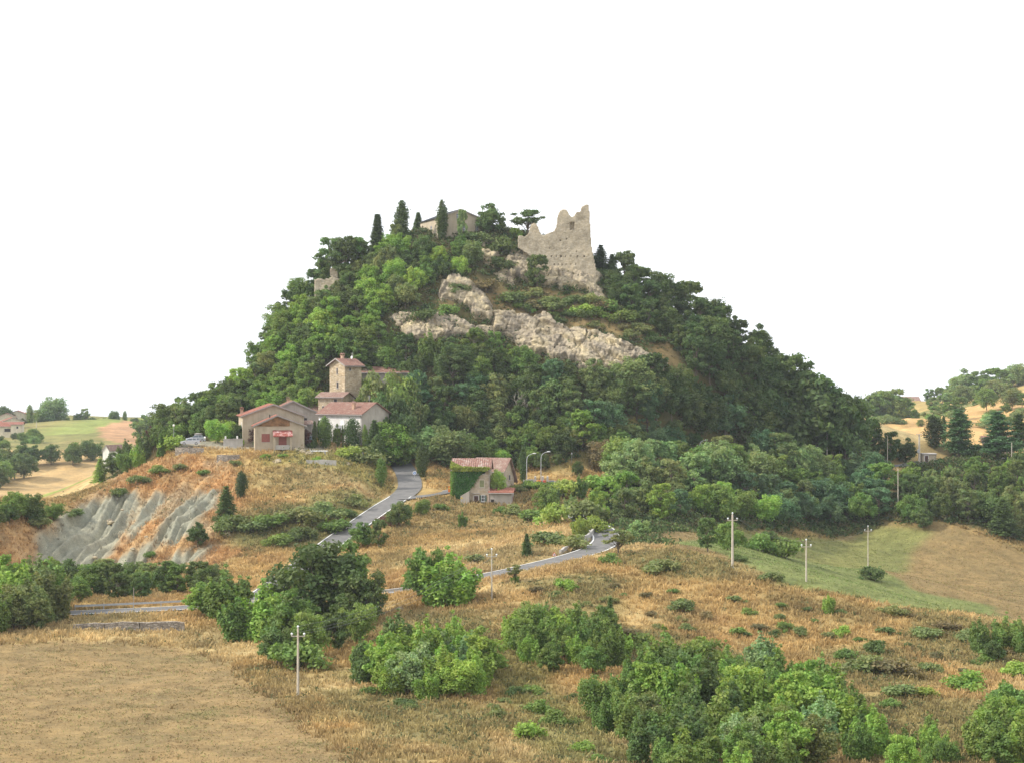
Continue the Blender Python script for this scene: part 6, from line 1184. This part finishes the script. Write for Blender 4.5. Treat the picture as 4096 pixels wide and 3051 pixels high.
# ------------------------------------------------------------------ walls by the roads
def gw(u, v, Y=None, up=0.0):
    q = hit(u, v) if Y is None else Vector(W(u, v, Y)); return (q.x, q.y, q.z+up)
wall_run('retaining_wall', 'rough stone retaining wall under the parked cars', [gw(702,1792,405.5,0.2), gw(760,1792,405,0.15), gw(815,1793,405,0.1)], 2.0, 0.8, M_DRYW, group=None)
wall_run('stone_terrace_wall', 'low stone terrace wall in the dry grass below the parapet', [gw(868,1818,399), gw(915,1819,398.5), gw(958,1817,399)], 1.3, 0.6, M_DRYW, seed=2)
wall_run('roadside_stone_wall', 'long low dry stone wall between the bare field and the lower road', [gw(295,2500,262,0.1), gw(420,2497,262,0.2), gw(560,2496,262,0.3), gw(740,2494,263,0.2)], 0.9, 0.7, M_DRYW, seed=3, rough=0.2)
wall_run('hairpin_retaining_wall', 'curved concrete retaining wall inside the hairpin bend', [gw(2240,2205,310,0.3), gw(2280,2192,316,0.7), gw(2320,2177,321,1.0), gw(2355,2158,328,1.1), gw(2378,2130,337,0.9)], 1.9, 0.35, M_CONC, seed=4)
pr = wall_run('white_parapet', 'grey white parapet wall with two white knobs beside the porch house', [gw(893,1757,411), gw(930,1756,411), gw(972,1755,411)], 1.2, 0.25, M_CONC, seed=5, cap=M_CONC)
for u_ in (902, 949): q = gw(u_, 1751, 411); MB().box((q[0], q[1], q[2]), (0.34, 0.3, 0.5)).ball((q[0], q[1], q[2]+0.28), 0.2).build('knob', M_WPAINT, pr)
wall_run('wayside_wall', 'brownish wall at the roadside right of the street lamps', [gw(2205,1922,402), gw(2245,1920,402), gw(2285,1922,403)], 1.4, 0.4, M_GREYP, seed=6); wall_run('pale_roadside_wall', 'pale low wall under the left street lamp', [gw(2092,1918,400), gw(2120,1914,400), gw(2150,1918,400)], 1.2, 0.4, M_CONC, seed=7)
for i, (u_, s_) in enumerate([(2141,'leftmost'),(2171,'middle'),(2190,'rightmost')]):
    q = gw(u_, 1920, 399); root = empty('gate_post', (q[0], q[1], q[2]-0.6)); tag(root, s_+' of the three pointed concrete posts by the street lamps', 'post', 'pointed concrete posts'); MB().box((0, 0, 0.5), (0.42, 0.42, 1.6)).build('shaft', M_CONC, root); MB().add([(-0.26, -0.26, 1.3), (0.26, -0.26, 1.3), (0.26, 0.26, 1.3), (-0.26, 0.26, 1.3), (0, 0, 1.65)], [(0, 1, 2, 3), (0, 1, 4), (1, 2, 4), (2, 3, 4), (3, 0, 4)]).build('cap', M_CONC, root)
for u_, m_, w_, lb_ in ((2155, M_ORG, 0.9, 'orange waste container between the pointed posts'), (2178, M_RED, 0.6, 'red box beside the middle pointed post'), (2206, M_BLUE, 1.0, 'blue grey board standing right of the pointed posts')):
    q = gw(u_, 1926, 398); root = empty('roadside_container', (q[0], q[1], q[2]-0.75)); tag(root, lb_, 'container'); MB().box((0, 0, 0.45), (w_, 0.7 if m_ != M_BLUE else 0.1, 0.9), taper=1.08).build('bin_body', m_ if m_ != M_BLUE else simple('slate_blue', (0.12, 0.17, 0.23)), root); MB().box((0, 0, 1.0), (w_*1.12, 0.76 if m_ != M_BLUE else 0.14, 0.12), taper=0.9).build('lid', m_ if m_ != M_BLUE else M_METAL, root)
q = gw(1275, 1806, 403); root = empty('stone_bench', (q[0], q[1], q[2]-0.3)); tag(root, 'long white slab bench on the village terrace', 'bench'); MB().box((0, 0, 0.5), (3.7, 0.7, 0.2)).build('seat', M_WPAINT, root); MB().box((-1.3, 0, 0.0), (0.4, 0.5, 0.9)).build('leg', M_CONC, root); MB().box((1.3, 0, 0.0), (0.4, 0.5, 0.9)).build('leg', M_CONC, root)
q = gw(1444, 1838, 404); wall_run('broken_pillar', 'leaning broken white pillar at the right end of the village terrace', [(q[0]-0.5, q[1], q[2]+1.2), (q[0]+0.5, q[1]+0.1, q[2]+1.7)], 1.9, 0.9, M_CONC, 'ruin', seed=8)
wall_run('low_terrace_edge', 'thin pale kerb wall across the dry grass below the bench', [gw(1225,1838,394), gw(1290,1836,394), gw(1345,1840,394)], 0.3, 0.4, M_CONC, seed=9)
def boulder(label, u, v, s, Y=None, seed=1, mat=None):
    p = hit(u, v) if Y is None else Vector((W(u, v, Y)[0], Y, g(W(u, v, Y)[0], Y))); bm = bmesh.new(); bmesh.ops.create_icosphere(bm, subdivisions=3, radius=s)
    for q in bm.verts:
        n = float(fbm(np.array([q.co.x/s*1.3+seed*7]), np.array([q.co.y/s*1.3]), np.array([q.co.z/s*1.3]), s=seed)[0]); q.co *= 1+0.6*n; q.co.z *= 0.75
    me = bpy.data.meshes.new('boulder'); bm.to_mesh(me); bm.free(); me.materials.append(mat or M_ROCK); o = bpy.data.objects.new('boulder', me); C.objects.link(o); o.location = p+Vector((0, 0, s*0.3)); tag(o, label, 'boulder', 'boulders on the slopes')
for a in [('pale boulder in the grass beside the lower road, left of the small clump',1598,2442,0.55),('upright pale boulder on the village terrace in front of the canopy',1182,1803,0.9),('flat boulder just right of the upright one on the terrace',1210,1812,0.8),('long boulder beside the white slab bench',1238,1818,0.8),('white boulder on the terrace slope above the climbing road',1392,1858,0.5),('brownish boulder below the terrace kerb',1110,1850,0.8),('white block in the middle of the grey clay slope',440,2090,0.7),('small white stone low on the clay slope',530,2200,0.5),('block at the upper edge of the far gully',905,2140,0.9),('little stone on the dry ridge beside the gully tops',490,2040,0.35),('stone at the foot of the clay slope',380,2230,0.45),('pale stone between the two gullies',585,2150,0.4)]:
    boulder(a[0], a[1], a[2], a[3], seed=int(a[1]) % 17)
# ------------------------------------------------------------------ guard rails
def guard_rail(label, pts, off=3.5, step=4.0, key='lower', i0=0, i1=10):
    s = RP[key][i0:i1]; t = np.gradient(s[:, :2], axis=0); t /= np.linalg.norm(t, axis=1)[:, None]; nr = np.stack([t[:, 1], -t[:, 0]], 1); P = np.concatenate([s[:, :2]+nr*off, s[:, 2:3]], 1); root = empty('guard_rail', P[0]); tag(root, label, 'guard rail', 'guard rails of the lower road'); o = Vector(P[0])
    mb = MB()
    for a, b in zip(P[:-1], P[1:]):
        a = Vector(a)-o; b = Vector(b)-o; V = []
        for q in (a, b):
            for z, y in ((0.48, 0), (0.56, -0.06), (0.63, 0), (0.70, -0.06), (0.78, 0), (0.78, 0.02), (0.48, 0.02)): V.append((q.x+nr[0][0]*y, q.y+nr[0][1]*y, q.z+z))
        mb.add(V, [(j, (j+1) % 7, (j+1) % 7+7, j+7) for j in range(7)])
    mb.build('rail', M_METAL, root); acc = 0; last = Vector(P[0])
    for q in P:
        q = Vector(q)
        if (q-last).length >= step or acc == 0: acc = 1; last = q; MB().box((q.x-o.x+nr[0][0]*-0.1, q.y-o.y, q.z-o.z+0.3), (0.12, 0.1, 1.1)).build('post', M_METAL, root)
L_ = RP['lower']; ia = int(np.argmin(np.abs(L_[:200, 0]-W(290,2430,277)[0]))); ib = int(np.argmin(np.abs(L_[:200, 0]-W(900,2430,282)[0]))); guard_rail('long guard rail of the lower road in front of the tree belt', None, i0=ia, i1=ib, off=-3.4)
ia = int(np.argmin(np.abs(L_[:200, 0]-W(1500,2375,283)[0]))); ib = int(np.argmin(np.abs(L_[:200, 0]-W(1960,2310,291)[0]))); guard_rail('guard rail of the lower road between the grove and the roadside clump', None, i0=ia, i1=ib, off=3.4)
# ------------------------------------------------------------------ parked cars
M_TYRE = simple('tyre_rubber', (0.03, 0.03, 0.03), 0.8, 0.1); M_RIM = simple('wheel_rim', (0.5, 0.5, 0.5), 0.35, 0.05, metal=0.5)
def car(label, u, v, Y, rot, col, box=False):
    x = (u-2048)/F*Y; z = max(g(x, Y), -(v-1525.5)/F*Y); root = empty('parked_car', (x, Y, z), R(rot)); tag(root, label, 'car', 'parked cars in the village'); m = simple('car_paint', col, 0.3, 0.03, spec=0.6, metal=0.2); L = 2.05
    bp = [(-L, 0.35), (-L, 0.62), (-L+0.15, 0.78), (-0.95, 0.98), (1.75, 1.02), (L, 0.95), (L, 0.4), (1.75, 0.25), (-1.8, 0.25)]
    V = []; n = len(bp)
    for y, k in ((-0.84, 0.985), (-0.78, 1.0), (0.78, 1.0), (0.84, 0.985)): V += [(px*k, y, pz if abs(y) < 0.8 else 0.3+(pz-0.3)*0.96) for px, pz in bp]
    Fs = [tuple(range(n)), tuple(range(4*n-1, 3*n-1, -1))]+[(r_*n+i, r_*n+(i+1) % n, (r_+1)*n+(i+1) % n, (r_+1)*n+i) for r_ in range(3) for i in range(n)]; MB().add(V, Fs).build('body', m, root)
    gp = [(-0.95, 0.97), (-0.2, 1.42), (1.45, 1.44), (1.98, 1.0)]; V = []
    for y, k in ((-0.74, 0), (0.74, 0)): V += [(px, y if pz < 1.2 else y*0.84, pz) for px, pz in gp]
    MB().add(V, [(0, 1, 2, 3), (7, 6, 5, 4), (0, 1, 5, 4), (1, 2, 6, 5), (2, 3, 7, 6), (3, 0, 4, 7)]).build('glass', M_GLASS, root)
    V = [(px, sy*0.65, pz) for sy in (-1, 1) for px, pz in ((-0.28, 1.415), (1.5, 1.435), (1.3, 1.5), (0.0, 1.49))]; MB().add(V, [(0, 1, 2, 3), (7, 6, 5, 4), (0, 1, 5, 4), (1, 2, 6, 5), (2, 3, 7, 6), (3, 0, 4, 7)]).build('roof_panel', m, root)
    for sy in (-1, 1):
        mb = MB()
        for xa, xb in ((0.42, 0.50), (1.22, 1.34)): mb.add([(xa, sy*0.755, 0.98), (xb, sy*0.755, 0.98), (xb-0.02, sy*0.635, 1.44), (xa, sy*0.635, 1.44)], [(0, 1, 2, 3)])
        mb.build('pillar', m, root)
        for wx_ in (-1.28, 1.28):
            w_ = MB().tube((wx_, sy*0.66, 0.31), (wx_, sy*0.87, 0.31), 0.31, 0.31, 18).build('wheel', M_TYRE, root); MB().tube((wx_, sy*0.86, 0.31), (wx_, sy*0.885, 0.31), 0.2, 0.19, 14).build('rim', M_RIM, w_)
        MB().box((-L+0.05, sy*0.6, 0.68), (0.16, 0.34, 0.14)).build('headlight', M_INS, root); MB().box((L-0.03, sy*0.66, 0.82), (0.14, 0.2, 0.26)).build('tail_light', M_RED, root); MB().box((-0.75, sy*0.92, 1.0), (0.14, 0.14, 0.12)).build('mirror', m, root)
    MB().box((-L+0.02, 0, 0.4), (0.12, 1.5, 0.16)).build('bumper', M_BLK, root); MB().box((L-0.02, 0, 0.45), (0.12, 1.5, 0.2)).build('bumper', m, root)
    if box: MB().ball((0.6, 0, 1.72), 0.9, 14, 8, (1, 0.45, 0.22)).build('roof_box', M_GUTTER, root, True)
    return root
car('silver hatchback parked at the front edge of the village terrace', 761, 1778, 409, 8, (0.55, 0.56, 0.58)); car('darker silver estate car with roof box behind the silver hatchback', 783, 1766, 414, 16, (0.42, 0.45, 0.50), True); car('pale blue small car in the shade of the purple tree by the grey house', 1226, 1770, 421, -6, (0.50, 0.62, 0.72))
# mesh fence above the lane
p0 = Vector(gw(3395, 1800, 472)); root = empty('mesh_fence', p0); tag(root, 'bluish mesh fence panel on the bank under the big oak', 'fence')
for i in range(4): MB().tube((i*0.95, 0, -1), (i*0.95, 0, 1.3), 0.05).build('post', M_METAL, root)
mb = MB(); [mb.box((1.42, 0, 0.1+k*0.14), (2.85, 0.02, 0.04)) for k in range(9)]; [mb.box((k*0.15, 0, 0.6), (0.03, 0.02, 1.2)) for k in range(20)]; mb.build('mesh_panel', simple('blue_grey_wire', (0.30, 0.36, 0.42), 0.6, 0.05), root)
# ------------------------------------------------------------------ the air
FZMIN = min(v.co.z for v in bpy.data.objects['ground'].data.vertices)
def haze(density):
    m = bpy.data.materials.new('haze_air'); m.use_nodes = True; nt = m.node_tree; nt.nodes.clear(); v = nt.nodes.new('ShaderNodeVolumePrincipled'); v.inputs['Color'].default_value = (0.86, 0.93, 1.0, 1); v.inputs['Density'].default_value = density; v.inputs['Anisotropy'].default_value = 0.2
    o = nt.nodes.new('ShaderNodeOutputMaterial'); nt.links.new(v.outputs[0], o.inputs['Volume']); zlo = min(FZMIN, -150)-1.0; mb = MB(); mb.box((0, 1570, (zlo+75)/2), (4500, 3300, 75-zlo)); ob = mb.build('haze', m); ob.display_type = 'WIRE'; tag(ob, 'thin pale haze in the air over the whole valley', 'haze', kind='stuff'); SC.cycles.volume_step_rate = 1.0
HAZE = 0.00009
if HAZE: haze(HAZE)
